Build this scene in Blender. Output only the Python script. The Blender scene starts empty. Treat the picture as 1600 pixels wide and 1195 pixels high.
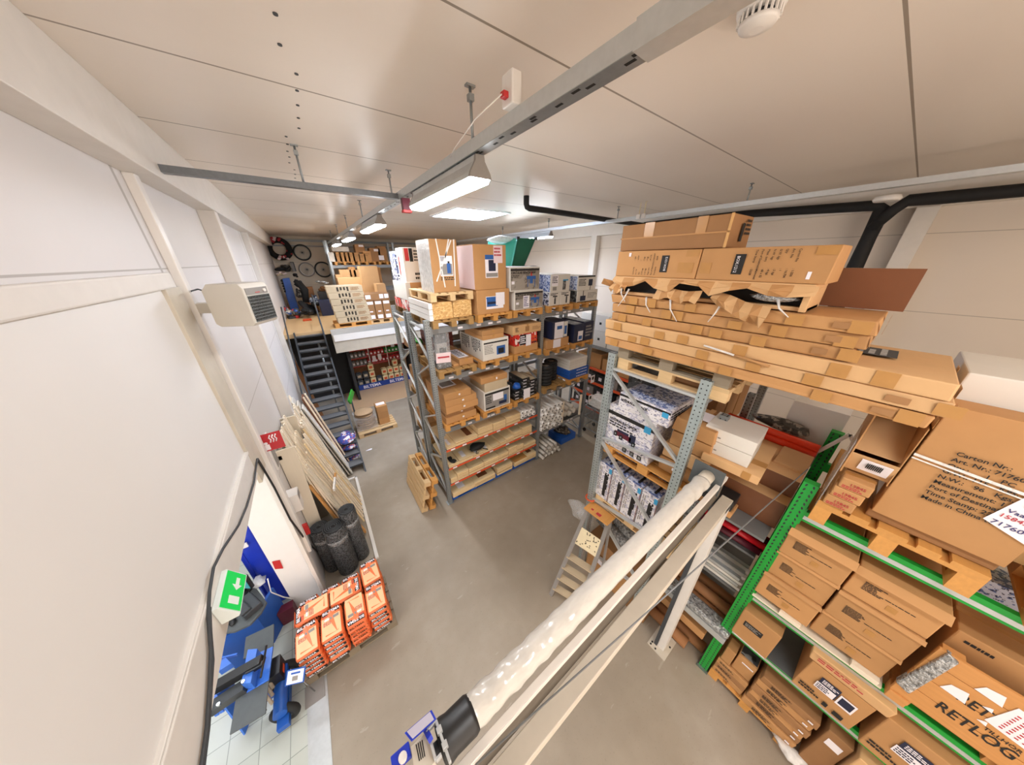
import bpy, math, random, re
from mathutils import Vector as V, Matrix as M
random.seed(7)
SC=bpy.context.scene
COL=SC.collection
PI=math.pi
# ---------------------------------------------------------------- camera maths
FPX=421.4; PIT,YAW,ROLL=[math.radians(a) for a in (24.243,35.639,.29)]; CAMZ=5.3
_cp,_sp,_cy,_sy=math.cos(PIT),math.sin(PIT),math.cos(YAW),math.sin(YAW)
FWD=V((_sy*_cp,_cy*_cp,-_sp)); _r=V((_cy,-_sy,0)); _d=FWD.cross(_r)
RIGHT=math.cos(ROLL)*_r+math.sin(ROLL)*_d; DOWN=-math.sin(ROLL)*_r+math.cos(ROLL)*_d
CAM=V((0,0,CAMZ))
CR=dict(o=(0,0,1),a1=(590,355,7.47),a2=(770,355,7.967),a3=(655,490,8),a4=(655,560,8),a5=(670,630,7.467),a6=(820,480,4.78),
 m1=(400,350,7.03),m2=(500,360,7.469),m3=(510,500,8.536),m4=(440,490,4.779),t5=(420,620,6.6375),b6=(440,860,5.43),
 g7=(310,860,7.97),h8=(320,980,6.64),r1=(1060,640,2.1537),r3=(1200,560,3.735),r4=(1090,900,4.05),r5=(1300,900,4.05),
 d2=(1140,560,5.975),e1=(860,740,5.43),e3=(980,860,5.975),e5=(1060,680,6.64),e6=(600,1080,8),l2=(940,330,2.857),
 l6=(860,300,3.734),j=(900,560,3.983),w4=(180,220,3.736),c7=(400,0,2.857),c8=(940,0,2.424))
def pt(cr,x,y,X=None,Y=None,Z=None):
    """the point of the place seen at (x,y) of a view of the photograph, on the plane X=, Y= or Z="""
    ox,oy,s=CR[cr]; px,py=ox+x/s,oy+y/s
    r=(px-800)/FPX*RIGHT+(py-597.5)/FPX*DOWN+FWD
    t=X/r.x if X is not None else (Y/r.y if Y is not None else (Z-CAMZ)/r.z)
    return CAM+t*r
# ---------------------------------------------------------------- materials
def lin(h):
    h=h.lstrip('#'); c=[int(h[i:i+2],16)/255 for i in (0,2,4)]
    return [x/12.92 if x<=.04045 else ((x+.055)/1.055)**2.4 for x in c]+[1]
MATS={}
class NT:
    def __init__(s,name):
        s.m=bpy.data.materials.new(name); s.m.use_nodes=True; s.t=s.m.node_tree; s.n=s.t.nodes; s.b=s.n['Principled BSDF']
        MATS[name]=s.m
    def node(s,t,**k):
        n=s.n.new(t)
        for a,b in k.items(): setattr(n,a,b)
        return n
    def put(s,sock,v):
        if hasattr(v,'is_output'): s.t.links.new(v,sock)
        else: sock.default_value=v
    def math(s,op,a,b=None,c=None):
        n=s.node('ShaderNodeMath',operation=op); s.put(n.inputs[0],a)
        if b is not None: s.put(n.inputs[1],b)
        if c is not None: s.put(n.inputs[2],c)
        return n.outputs[0]
    def mix(s,f,a,b,bt='MIX'):
        n=s.node('ShaderNodeMix',data_type='RGBA',blend_type=bt); s.put(n.inputs[0],f); s.put(n.inputs[6],a); s.put(n.inputs[7],b); return n.outputs[2]
    def co(s,kind='Object'): return s.node('ShaderNodeTexCoord').outputs[kind]
    def xyz(s,v):
        n=s.node('ShaderNodeSeparateXYZ'); s.t.links.new(v,n.inputs[0]); return n.outputs
    def mapping(s,v,scale=(1,1,1)):
        n=s.node('ShaderNodeMapping'); s.t.links.new(v,n.inputs[0]); n.inputs['Scale'].default_value=scale; return n.outputs[0]
    def noise(s,v,scale=5,det=3,rough=.55):
        n=s.node('ShaderNodeTexNoise'); s.t.links.new(v,n.inputs['Vector']); n.inputs['Scale'].default_value=scale; n.inputs['Detail'].default_value=det; n.inputs['Roughness'].default_value=rough; return n.outputs[0]
    def ramp(s,f,*st):
        n=s.node('ShaderNodeValToRGB'); s.t.links.new(f,n.inputs[0]); e=n.color_ramp.elements
        while len(e)<len(st): e.new(.5)
        for el,(p,c) in zip(e,st): el.position=p; el.color=c
        return n.outputs[0]
    def bump(s,h,st=.3,dist=.01):
        n=s.node('ShaderNodeBump'); n.inputs['Strength'].default_value=st; n.inputs['Distance'].default_value=dist; s.t.links.new(h,n.inputs['Height']); s.t.links.new(n.outputs[0],s.b.inputs['Normal'])
    def fin(s,col,rough=.5,metal=0,**k):
        s.put(s.b.inputs['Base Color'],col); s.put(s.b.inputs['Roughness'],rough); s.put(s.b.inputs['Metallic'],metal)
        for a,b in k.items(): s.put(s.b.inputs[a.replace('_',' ')],b)
        return s.m
def G(x): return [x,x,x,1]
def simple(name,h,rough=.5,metal=0,var=.12,sc=9,bump=0,rnd=0,**k):
    t=NT(name); c=lin(h); v=t.co(); n=t.noise(v,sc,4)
    a=[x*(1-var) for x in c[:3]]+[1]; b=[min(1,x*(1+var)) for x in c[:3]]+[1]
    col=t.mix(n,a,b)
    if rnd:
        r=t.node('ShaderNodeObjectInfo').outputs['Random']
        f=t.math('MULTIPLY_ADD',r,rnd*2,1-rnd); cc=t.node('ShaderNodeCombineColor')
        for i in range(3): t.t.links.new(f,cc.inputs[i])
        col=t.mix(1.0,col,cc.outputs[0],'MULTIPLY')
    if bump: t.bump(t.noise(v,sc*6,3),bump,.004)
    return t.fin(col,rough,metal,**k)
simple('card','b98a58',.75,var=.10,sc=5,rnd=.10)
simple('card_light','cfa676',.75,var=.08,sc=5,rnd=.08)
simple('card_dark','9b7148',.75,var=.12,sc=5,rnd=.08)
simple('card_grey','bfae92',.75,var=.08,sc=5,rnd=.06)
simple('card_white','dcd8d0',.6,var=.05,sc=5,rnd=.04)
simple('tape','b5854b',.28,var=.10,sc=14)
simple('tape_light','d2a468',.25,var=.10,sc=14)
simple('paper','eeeaf0',.6,var=.03)
simple('paper_pink','e8d3d6',.6,var=.03)
simple('ink','1c1a19',.7,var=.05)
simple('ink_red','b4303c',.7,var=.05)
simple('ink_blue','34346e',.7,var=.05)
simple('picture_blue','2c5da0',.5,var=.25,sc=12)
simple('picture_navy','1c2340',.5,var=.25,sc=12)
simple('picture_grey','8e8a86',.5,var=.15,sc=12)
simple('picture_cyan','3c9fd0',.5,var=.1)
simple('galv','9aa0a2',.38,.75,var=.16,sc=22)
simple('galv_light','c6cacb',.4,.5,var=.10,sc=22)
simple('beam_grey','8e9193',.45,.35,var=.10,sc=8)
simple('shelf_grey','77797a',.5,.3,var=.10,sc=8)
simple('stair_steel','3f444a',.45,.4,var=.15,sc=8)
simple('stair_tread','75777a',.5,.4,var=.2,sc=30)
simple('green_paint','159a35',.35,var=.08)
simple('green_dark','0d4f2c',.35,var=.12)
simple('orange_paint','d8572a',.45,var=.08)
simple('blue_paint','1f58b0',.4,var=.10)
simple('blue_bright','3f78dc',.4,var=.08)
simple('blue_deep','1734b8',.4,var=.12)
simple('white_paint','dfdbd5',.45,var=.08,sc=6)
simple('dirty_white','c9c1b2',.5,var=.16,sc=4)
simple('white_plastic','e6e3df',.35,var=.03)
simple('white_gloss','efeeec',.3,var=.03)
simple('cream','e3d6b4',.5,var=.08)
simple('black_plastic','1b1c1e',.4,var=.2)
simple('black_matte','141414',.8,var=.3)
simple('dark_grey','3d4145',.55,var=.15)
simple('mat_grey','565c5e',.6,var=.15,sc=14)
simple('rubber','202122',.75,var=.3,sc=20)
simple('chrome','d0d2d4',.15,1,var=.03)
simple('red','c32f2f',.45,var=.1)
simple('red_gloss','d81f2c',.25,var=.15)
simple('red_dark','5a1226',.5,var=.2)
simple('red_sign','b8212c',.4,var=.06)
simple('orange_tube','f0431f',.35,var=.06)
simple('bag_orange','f07a46',.35,var=.08,sc=10,bump=.25)
simple('bag_peach','f8c494',.4,var=.08,sc=10)
simple('bag_blue','2c4a9c',.35,var=.3,sc=20,bump=.3)
simple('pipe_black','17181b',.7,var=.25,sc=20,bump=.4)
simple('teal','24957c',.35,var=.06)
simple('teal_dark','1d6a52',.3,var=.08)
simple('tan_board','9a6a42',.7,var=.10,sc=6)
simple('brown_board','6d4226',.55,var=.12,sc=4)
simple('mdf','7a4b2c',.7,var=.08,sc=6)
simple('sack_paper','b39674',.75,var=.12,sc=8,bump=.3)
simple('jerry_cream','e2cfa0',.4,var=.05)
simple('green_can','35a035',.4,var=.08)
simple('bundle','a59c8c',.7,var=.4,sc=30)
simple('brown_tray','6c2f22',.5,var=.12)
simple('bright_yellow','e0c060',.5,var=.1)
def wood(name,h,var=.22,ringscale=(1.2,14,14),rnd=.08,rough=.6):
    t=NT(name); c=lin(h); v=t.co(); n=t.noise(t.mapping(v,ringscale),3.2,5,.6)
    a=[x*(1-var) for x in c[:3]]+[1]; b=[min(1,x*(1+var*.7)) for x in c[:3]]+[1]
    col=t.mix(n,a,b); k=t.noise(v,2.2,2); col=t.mix(t.math('MULTIPLY',k,.35),col,[x*.75 for x in c[:3]]+[1])
    r=t.node('ShaderNodeObjectInfo').outputs['Random']; f=t.math('MULTIPLY_ADD',r,rnd*2,1-rnd); cc=t.node('ShaderNodeCombineColor')
    for i in range(3): t.t.links.new(f,cc.inputs[i])
    return t.fin(t.mix(1.0,col,cc.outputs[0],'MULTIPLY'),rough)
wood('pallet_pine','d9b98a'); wood('pallet_orange','cf9650'); wood('pallet_old','a8834f'); wood('pallet_grey','8f826e')
wood('pine_y','efd6a8',.10,(14,1.2,14)); wood('pine_z','f5e8d2',.07,(14,14,1.0)); wood('pine_orange','d29a58',.16,(14,14,1.0)); wood('crate_wood','c98f52',.2,(14,1.2,14)); wood('white_board','e6dcc8',.05,(14,14,1)); wood('grey_board','cfcac0',.05,(14,14,1))
def osb():
    t=NT('osb'); v=t.co(); n=t.node('ShaderNodeTexVoronoi'); t.t.links.new(t.mapping(v,(18,18,40)),n.inputs['Vector']); n.inputs['Scale'].default_value=1.5
    return t.fin(t.ramp(n.outputs['Color'],(0,lin('b58650')),(.5,lin('d2a768')),(1,lin('ebcb92'))),.65)
osb()
def layered(name,h1,h2,freq,axis=2,rough=.7):
    t=NT(name); z=t.xyz(t.co())[axis]; f=t.math('FRACT',t.math('MULTIPLY',z,freq)); n=t.noise(t.co(),9,3)
    col=t.mix(t.math('GREATER_THAN',f,.86),t.mix(n,lin(h1),[x*.85 for x in lin(h1)[:3]]+[1]),lin(h2)); return t.fin(col,rough)
layered('stack_pine','f0d5a6','9a7342',27); layered('stack_sacks','a98a66','54402c',16)
def holes(name,h,pitch,rx,rz,off,slant=0,rough=.4,metal=.7):
    """steel with a punched row of holes on each face, in object coordinates"""
    t=NT(name); c=t.co(); x,y,z=t.xyz(c); n=t.noise(c,20,3); base=lin(h)
    col=t.mix(n,[a*.82 for a in base[:3]]+[1],[min(1,a*1.12) for a in base[:3]]+[1])
    fz=t.math('MULTIPLY',t.math('SUBTRACT',t.math('FRACT',t.math('DIVIDE',z,pitch)),.5),pitch)
    masks=[]
    for ax in (x,y):
        d=t.math('SUBTRACT',t.math('ABSOLUTE',ax),off)
        zz=t.math('ADD',fz,t.math('MULTIPLY',d,slant)) if slant else fz
        q=t.math('ADD',t.math('POWER',t.math('DIVIDE',d,rx),2),t.math('POWER',t.math('DIVIDE',zz,rz),2))
        masks.append(t.math('LESS_THAN',q,1))
    m=t.math('MAXIMUM',*masks)
    return t.fin(t.mix(m,col,lin('26282a')),rough,t.math('MULTIPLY',t.math('SUBTRACT',1,m),metal))
holes('upright_galv','a2a9ac',.05,.0065,.008,.024); holes('upright_green','159a35',.05,.0075,.014,.024,.8,.35,0)
holes('upright_light','b6c2c4',.05,.0065,.008,.024)
def printed(name,a,b,c,sc=(6,6,9),th=.5):
    """busy printed photo packaging: irregular blocks of a, b and c"""
    t=NT(name); v=t.co(); vo=t.node('ShaderNodeTexVoronoi',distance='MANHATTAN'); t.t.links.new(t.mapping(v,sc),vo.inputs['Vector']); vo.inputs['Scale'].default_value=1.4
    n=t.noise(t.mapping(v,sc),1.7,4,.65); s=t.xyz(vo.outputs['Color'])[0]
    col=t.mix(t.math('GREATER_THAN',s,.62),lin(a),lin(b)); col=t.mix(t.math('GREATER_THAN',n,th+.07),col,lin(c))
    return t.fin(col,.35)
printed('print_jack','dfdfe6','5b6488','1e2030',(10,10,14),.46)
printed('print_jack_plain','e2dfe2','b9b8ca','55566e',(16,16,28),.53)
printed('print_blue','c9d2e8','6276ac','2a3152',(22,22,26),.52)
printed('print_dark','3a3c3e','7a7a78','121212',(6,6,9),.48)
printed('print_saw','9c948a','8a8278','756d64',(3,3,3))
printed('print_redblack','d2372c','e7d7d2','1b1717',(8,8,5))
printed('print_bagblue','2f4a9e','e6e8f0','c0522c',(9,9,14),.5)
printed('clutter','3a352f','8b8378','14120f',(14,14,14),.5)
printed('clutter_blue','22304e','9aa0a8','131518',(14,14,14),.5)
def film(name,tint='f0f2f4',a=.35,rough=.12):
    t=NT(name); v=t.co(); n=t.noise(v,16,4); t.bump(n,.8,.02)
    t.fin(lin(tint),rough); t.put(t.b.inputs['Alpha'],t.math('MULTIPLY_ADD',n,.5,a-.2)); return t.m
film('film',a=.17); film('film_strong','f2f2f0',.62)
simple('lining','5d554a',.7,var=.3,sc=25)
def wrapmat():
    t=NT('wrapped_white'); v=t.co(); n=t.noise(t.mapping(v,(5,11,11)),2.2,2,.5); t.bump(n,.5,.015)
    return t.fin(t.mix(n,lin('c2beb6'),lin('d6d2ca')),.16)
wrapmat()
def silver_film():
    t=NT('silver_film'); v=t.co(); n=t.noise(v,30,4); t.bump(n,1.,.03); return t.fin(t.ramp(n,(.3,lin('6d7174')),(.7,lin('d2d6d8'))),.22,.6)
silver_film()
def emit(name,h,st):
    t=NT(name); t.fin(lin(h),.4); t.put(t.b.inputs['Emission Color'],lin(h)); t.put(t.b.inputs['Emission Strength'],st); return t.m
# ---------------------------------------------------------------- mesh building
class MB:
    def __init__(s,*mats): s.v=[]; s.f=[]; s.m=[]; s.mats=list(mats); s.sm=[]
    def add(s,vs,fs,m=0,T=None,smooth=False):
        k=len(s.v)
        for p in vs: s.v.append((T@V(p)) if T else V(p))
        for f in fs: s.f.append([k+i for i in f]); s.m.append(m); s.sm.append(smooth)
        return s
    def box(s,x0,x1,y0,y1,z0,z1,m=0,T=None,ms=None):
        vs=[(x,y,z) for z in (z0,z1) for y in (y0,y1) for x in (x0,x1)]
        fs=[(0,2,3,1),(4,5,7,6),(0,1,5,4),(2,6,7,3),(0,4,6,2),(1,3,7,5)]   # bottom top -y +y -x +x
        for i,f in enumerate(fs): s.add(vs if i==0 else [],[],0,T); s.f.append([len(s.v)-8+j for j in f]); s.m.append(ms[i] if ms else m); s.sm.append(False)
        return s
    def ring(s,rings,m=0,cap=True,closed=False,smooth=True):
        n=len(rings[0]); k=len(s.v)
        for r in rings: s.v.extend(V(p) for p in r)
        R=len(rings)
        for i in range(R if closed else R-1):
            a=k+i*n; b=k+((i+1)%R)*n
            for j in range(n): s.f.append([a+j,a+(j+1)%n,b+(j+1)%n,b+j]); s.m.append(m); s.sm.append(smooth)
        if cap and not closed:
            s.f.append([k+j for j in reversed(range(n))]); s.f.append([k+(R-1)*n+j for j in range(n)]); s.m+=[m,m]; s.sm+=[False,False]
        return s
    def path(s,pts,r,n=8,m=0,cap=True,closed=False):
        pts=[V(p) for p in pts]; rings=[]; up=None; N=len(pts)
        for i,p in enumerate(pts):
            d=(pts[(i+1)%N]-pts[i-1]) if closed else (pts[min(i+1,N-1)]-pts[max(i-1,0)])
            d.normalize()
            if up is None: up=d.orthogonal().normalized()
            u=(up-d*up.dot(d)).normalized(); w=d.cross(u); up=u
            rr=r[i] if isinstance(r,(list,tuple)) else r
            rings.append([p+u*math.cos(2*PI*j/n)*rr+w*math.sin(2*PI*j/n)*rr for j in range(n)])
        return s.ring(rings,m,cap,closed)
    def cyl(s,a,b,r,r2=None,n=16,m=0,cap=True): return s.path([a,b],[r,r if r2 is None else r2],n,m,cap)
    def bar(s,a,b,w,h,m=0,up=(0,0,1)):
        a,b=V(a),V(b); d=(b-a).normalized(); u=V(up)
        if abs(d.dot(u))>.98: u=V((1,0,0))
        x=d.cross(u).normalized(); y=x.cross(d).normalized()
        R=[[p+x*sx*w/2+y*sy*h/2 for sx,sy in ((-1,-1),(1,-1),(1,1),(-1,1))] for p in (a,b)]
        return s.ring(R,m,True,False,False)
    def prism(s,poly,vec,m=0):
        vec=V(vec); return s.ring([[V(p) for p in poly],[V(p)+vec for p in poly]],m,True,False,False)
    def torus(s,c,axis,R,r,n=28,k=10,m=0):
        c=V(c); ax=V(axis).normalized(); u=ax.orthogonal().normalized(); w=ax.cross(u)
        return s.path([c+(u*math.cos(2*PI*i/n)+w*math.sin(2*PI*i/n))*R for i in range(n)],r,k,m,closed=True)
    def lathe(s,prof,c,n=18,m=0,axis=(0,0,1)):
        c=V(c); ax=V(axis).normalized(); u=ax.orthogonal().normalized(); w=ax.cross(u)
        return s.ring([[c+ax*z+(u*math.cos(2*PI*j/n)+w*math.sin(2*PI*j/n))*max(r,.0005) for j in range(n)] for r,z in prof],m)
    def blob(s,c,rx,ry,rz,m=0,seed=0,am=.25,n=10,k=7):
        rnd=random.Random(seed); ph=[rnd.uniform(0,6.28) for _ in range(6)]; rings=[]
        for i in range(k+1):
            t=PI*i/k; ring=[]
            for j in range(n):
                a=2*PI*j/n; d=1+am*(math.sin(3*a+ph[0]+2*t)*.5+math.sin(2*a+ph[1]-3*t)*.5)*math.sin(t)
                ring.append((c[0]+rx*math.sin(t)*math.cos(a)*d,c[1]+ry*math.sin(t)*math.sin(a)*d,c[2]+rz*math.cos(t)))
            rings.append(ring)
        rings.reverse()
        return s.ring(rings,m)
    def mesh(s,name):
        me=bpy.data.meshes.new(name); me.from_pydata([tuple(v) for v in s.v],[],s.f); 
        for a in s.mats: me.materials.append(MATS[a])
        me.polygons.foreach_set('material_index',s.m); me.polygons.foreach_set('use_smooth',s.sm); me.update(); return me
    def part(s,name,parent,bev=0,label=None,origin=None):
        if origin is not None:
            o=V(origin); s.v=[v-o for v in s.v]
        ob=bpy.data.objects.new(name,s.mesh(name)); COL.objects.link(ob)
        if origin is not None: ob.location=V(origin)
        if parent is not None: ob.parent=parent
        if bev: b=ob.modifiers.new('bevel','BEVEL'); b.width=bev; b.segments=2; b.limit_method='ANGLE'
        if label: ob['label']=label
        return ob
    def base(s):
        x=[v.x for v in s.v]; y=[v.y for v in s.v]; return V(((min(x)+max(x))/2,(min(y)+max(y))/2,min(v.z for v in s.v)))
    def thing(s,name,label,cat,group=None,bev=0,kind=None):
        return tag(s.part(name,None,bev,origin=s.base()),label,cat,group,kind)
    def struct(s,name,bev=0):
        ob=s.part(name,None,bev); ob['kind']='structure'; return ob
NUM='zero one two three four five six seven eight nine ten eleven twelve thirteen fourteen fifteen sixteen seventeen eighteen nineteen twenty'.split()
def tag(o,label,cat,group=None,kind=None):
    label=re.sub(r'\b\d+\b',lambda m:NUM[int(m.group())],label)
    o['label']=label; o['category']=cat
    if group: o['group']=group
    if kind: o['kind']=kind
    return o
def thing(name,label,cat,loc=(0,0,0),rz=0,group=None):
    o=bpy.data.objects.new(name,None); COL.objects.link(o); o.location=loc; o.rotation_euler=(0,0,rz); o.empty_display_size=.1
    return tag(o,label,cat,group)
def copy_tree(o,parent=None):
    c=o.copy(); COL.objects.link(c)
    if parent: c.parent=parent
    for ch in list(o.children): copy_tree(ch,c)
    return c
ORD=['first','second','third','fourth','fifth','sixth','seventh','eighth','ninth','tenth','eleventh','twelfth','thirteenth','fourteenth','fifteenth','sixteenth','seventeenth','eighteenth','nineteenth','twentieth']
_tc={}
def text_mesh(s,size,mat,bold=.0):
    k=(s,size,mat)
    if k in _tc: return _tc[k]
    cu=bpy.data.curves.new('lettering','FONT'); cu.body=s; cu.size=size; cu.extrude=.0008; cu.offset=bold; cu.resolution_u=2
    ob=bpy.data.objects.new('lettering',cu); me=bpy.data.meshes.new_from_object(ob); bpy.data.objects.remove(ob); bpy.data.curves.remove(cu)
    me.materials.clear(); me.materials.append(MATS[mat]); _tc[k]=me; return me
def put_text(parent,s,size,mat,origin,U,N,name='printed_text',rot=0,bold=.0,sx=1):
    U=V(U).normalized(); N=V(N).normalized(); W=N.cross(U)
    R=M((U,W,N)).transposed().to_4x4()
    ob=bpy.data.objects.new(name,text_mesh(s,size,mat,bold)); COL.objects.link(ob); ob.parent=parent
    ob.matrix_local=M.Translation(V(origin)+N*.0015)@R@M.Rotation(math.radians(rot),4,'Z')@M.Diagonal((sx,1,1,1)); return ob
FACE={'S':((-.5,-.5,0),(1,0,0),(0,0,1),0,2),'N':((.5,.5,0),(-1,0,0),(0,0,1),0,2),'W':((-.5,.5,0),(0,-1,0),(0,0,1),1,2),'E':((.5,-.5,0),(0,1,0),(0,0,1),1,2),'T':((-.5,-.5,1),(1,0,0),(0,1,0),0,1)}
class Face:
    def __init__(s,dims,f,lift=.0012):
        o,u,v,iu,iv=FACE[f]; s.U=V(u); s.W=V(v); s.N=s.U.cross(s.W); s.su=dims[iu]; s.sv=dims[iv]
        s.O=V((o[0]*dims[0],o[1]*dims[1],o[2]*dims[2]))+s.N*lift
    def at(s,u,v,lift=0): return s.O+s.U*u*s.su+s.W*v*s.sv+s.N*lift
    def rect(s,mb,u0,v0,u1,v1,m=0,th=.0012,lift=0):
        a=[s.at(u0,v0,lift),s.at(u1,v0,lift),s.at(u1,v1,lift),s.at(u0,v1,lift)]; return mb.prism(a,s.N*th,m)
    def lines(s,mb,u0,v0,u1,v1,n,m=0,seed=1,fill=.55,lift=0,vert=False):
        r=random.Random(seed)
        for i in range(n):
            if vert:
                a0=u0+(u1-u0)*(i+.22)/n; a1=u0+(u1-u0)*(i+.22+fill)/n; v=v1; end=v0+(v1-v0)*r.uniform(0,.45)
                while v>end:
                    w=(v1-v0)*r.uniform(.06,.2); s.rect(mb,a0,max(v-w,v0),a1,v,m,.0006,lift); v-=w+(v1-v0)*.03
            else:
                b0=v1-(v1-v0)*(i+.22+fill)/n; b1=v1-(v1-v0)*(i+.22)/n; u=u0; end=u0+(u1-u0)*r.uniform(.55,1)
                while u<end:
                    w=(u1-u0)*r.uniform(.06,.2); s.rect(mb,u,b0,min(u+w,u1),b1,m,.0006,lift); u+=w+(u1-u0)*.03
BOXES=[]
def carton(label,x0,x1,y0,y1,z0,z1,mat='card',group=None,dec=(),tape=None,rz=0,name='carton',cat='box',bev=.009,body='box_body',dent=0):
    x0,x1=sorted((x0,x1)); y0,y1=sorted((y0,y1)); w,d,h=x1-x0,y1-y0,z1-z0
    b=MB(mat)
    b.box(-w/2,w/2,-d/2,d/2,0,h)
    if dent:
        r=random.Random(label)
        for i in range(8): b.v[i]+=V((r.uniform(-dent,dent),r.uniform(-dent,dent),r.uniform(-dent,0) if i>3 else 0))
    loc=V(((x0+x1)/2,(y0+y1)/2,z0))
    if not dec and not tape:
        o=b.part(name,None,bev); o.location=loc; o.rotation_euler.z=rz; return tag(o,label,cat,group)
    o=thing(name,label,cat,loc,rz,group); b.part(body,o,bev)
    dims=(w,d,h)
    if tape:
        t=MB(tape[1] if isinstance(tape,tuple) else 'tape'); k=tape[0] if isinstance(tape,tuple) else tape
        tw=.025; q=min(.09,h*.5); L2=(w if k=='x' else d)/2+dent; e=.0012
        prof=[(-L2-e,h-q),(-L2-e,h+e+dent*.3),(L2+e,h+e+dent*.3),(L2+e,h-q),(L2,h-q),(L2,h),(-L2,h),(-L2,h-q)]
        t.prism([V((a,-tw,z)) if k=='x' else V((-tw,a,z)) for a,z in prof],(0,2*tw,0) if k=='x' else (2*tw,0,0))
        t.part('packing_tape',o)
    for e in dec:
        F=Face(dims,e[1],.0012+dent)
        if e[0]=='r': F.rect(mb:=MB(e[6]),*e[2:6],0,.0014,e[8] if len(e)>8 else 0); mb.part(e[7],o)
        elif e[0]=='l': F.lines(mb:=MB(e[7]),*e[2:6],e[6],0,hash(e[1])%7+int(e[2]*100),lift=(e[8] if len(e)>8 else .0006)); mb.part('printed_text',o)
        elif e[0]=='v':
            for i in range(e[6]): k=(e[4]-e[2])/e[6]; F.lines(mb:=MB(e[7]),e[2]+i*k,e[3],e[2]+i*k+k,e[5],1,0,3+i+int(e[2]*100),lift=.0006,vert=True); mb.part('printed_text',o)
        elif e[0]=='t': put_text(o,e[2],e[5],e[6],F.at(e[3],e[4],(e[8] if len(e)>8 else 0)),F.U,F.N,rot=e[7] if len(e)>7 else 0,bold=.002 if e[5]>.04 else 0)
    return o
PALL={}
def pallet(label,x,y,z,rz=0,mat='pallet_orange',group='wooden pallets',l=1.2,d=.8):
    """euro pallet, long side along x before rotation"""
    k=(mat,l,d)
    if k not in PALL:
        a=MB(mat); bw=[.145,.10,.145,.10,.145]; gap=(d-sum(bw))/4; y0=-d/2
        for w in bw: a.box(-l/2,l/2,y0,y0+w,.122,.144); y0+=w+gap
        for cx in (-l/2+.0725,0,l/2-.0725): a.box(cx-.0725,cx+.0725,-d/2,d/2,.1,.122)
        o=thing('wooden_pallet',label,'pallet',(x,y,z),rz,group); a.part('deck_boards',o)
        for cy in (-d/2+.05,0,d/2-.05):
            for cx in (-l/2+.0725,0,l/2-.0725): MB(mat).box(cx-.0725,cx+.0725,cy-.05,cy+.05,.022,.1).part('spacer_block',o)
            MB(mat).box(-l/2,l/2,cy-.05,cy+.05,0,.022).part('bottom_board',o)
        PALL[k]=o; return o
    o=copy_tree(PALL[k]); o.location=(x,y,z); o.rotation_euler=(0,0,rz); return tag(o,label,'pallet',group)
# ================================================================ the room
ZC=6.46; XW=-1.03; XR=8.95; YF=18.4
def floor_mat():
    t=NT('concrete'); v=t.co(); n1=t.noise(v,.55,4,.6); n2=t.noise(v,3.5,6,.65); n3=t.noise(v,40,2)
    c=t.ramp(n1,(.3,lin('8d8273')),(.55,lin('a39888')),(.75,lin('b3aa9d')))
    c=t.mix(t.math('MULTIPLY',n2,.55),c,lin('857a6b')); c=t.mix(t.math('MULTIPLY',t.math('GREATER_THAN',n3,.66),.18),c,lin('6b6155'))
    st=t.noise(t.mapping(v,(1.3,5,1)),2.3,3); c=t.mix(t.math('MULTIPLY',t.math('GREATER_THAN',st,.69),.25),c,lin('c4bcb0'))
    t.bump(n2,.08,.004); return t.fin(c,t.math('MULTIPLY_ADD',n2,.3,.28))
floor_mat()
def ceil_mat():
    t=NT('ceiling_panel'); v=t.co(); x,y,z=t.xyz(v); f=t.math('FRACT',t.math('DIVIDE',t.math('ADD',y,11.97),1.31))
    seam=t.math('LESS_THAN',t.math('ABSOLUTE',t.math('SUBTRACT',f,.5)),.0065); n=t.noise(v,.5,3); n2=t.noise(t.mapping(v,(.6,2.5,1)),1.2,4)
    c=t.mix(n,lin('e6dcd0'),lin('efe7dd')); c=t.mix(t.math('MULTIPLY',n2,.25),c,lin('d8cec2')); c=t.mix(seam,c,lin('94887a'))
    return t.fin(c,.36)
ceil_mat()
def wall_mat(name,h,zs,pitch,off):
    t=NT(name); v=t.co(); x,y,z=t.xyz(v); n=t.noise(v,.8,4); m=None
    for zz in zs:
        k=t.math('LESS_THAN',t.math('ABSOLUTE',t.math('SUBTRACT',z,zz)),.006); m=k if m is None else t.math('MAXIMUM',m,k)
    f=t.math('FRACT',t.math('DIVIDE',t.math('ADD',y,off),pitch)); k=t.math('LESS_THAN',t.math('ABSOLUTE',t.math('SUBTRACT',f,.5)),.004); m=k if m is None else t.math('MAXIMUM',m,k)
    c=lin(h); col=t.mix(n,[a*.94 for a in c[:3]]+[1],[min(1,a*1.04) for a in c[:3]]+[1])
    col=t.mix(t.math('MULTIPLY',m,.6),col,lin('8d857c')); return t.fin(col,.5)
wall_mat('wall_left_paint','dcd9d8',(1.2,2.35,3.5,5.25),6,5.0); wall_mat('wall_right_paint','ded4c8',(2.2,3.3,4.42,5.7),900,3.3); wall_mat('wall_back_paint','d8ccba',(4.2,5.3),3.2,20)
def tile_mat():
    t=NT('shop_tile'); b=t.node('ShaderNodeTexBrick'); t.t.links.new(t.co(),b.inputs['Vector']); b.offset=0; b.inputs['Color1'].default_value=lin('b9c0b8'); b.inputs['Color2'].default_value=lin('c3c9c1'); b.inputs['Mortar'].default_value=lin('8d958e')
    b.inputs['Scale'].default_value=1; b.inputs['Mortar Size'].default_value=.004; b.inputs['Brick Width'].default_value=.3; b.inputs['Row Height'].default_value=.3; return t.fin(b.outputs[0],.3)
tile_mat(); simple('tile_beige','c6a684',.35,var=.06,sc=3)
MB('concrete').box(-1.2,XR,-4,YF,-.1,0).struct('floor')
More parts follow.
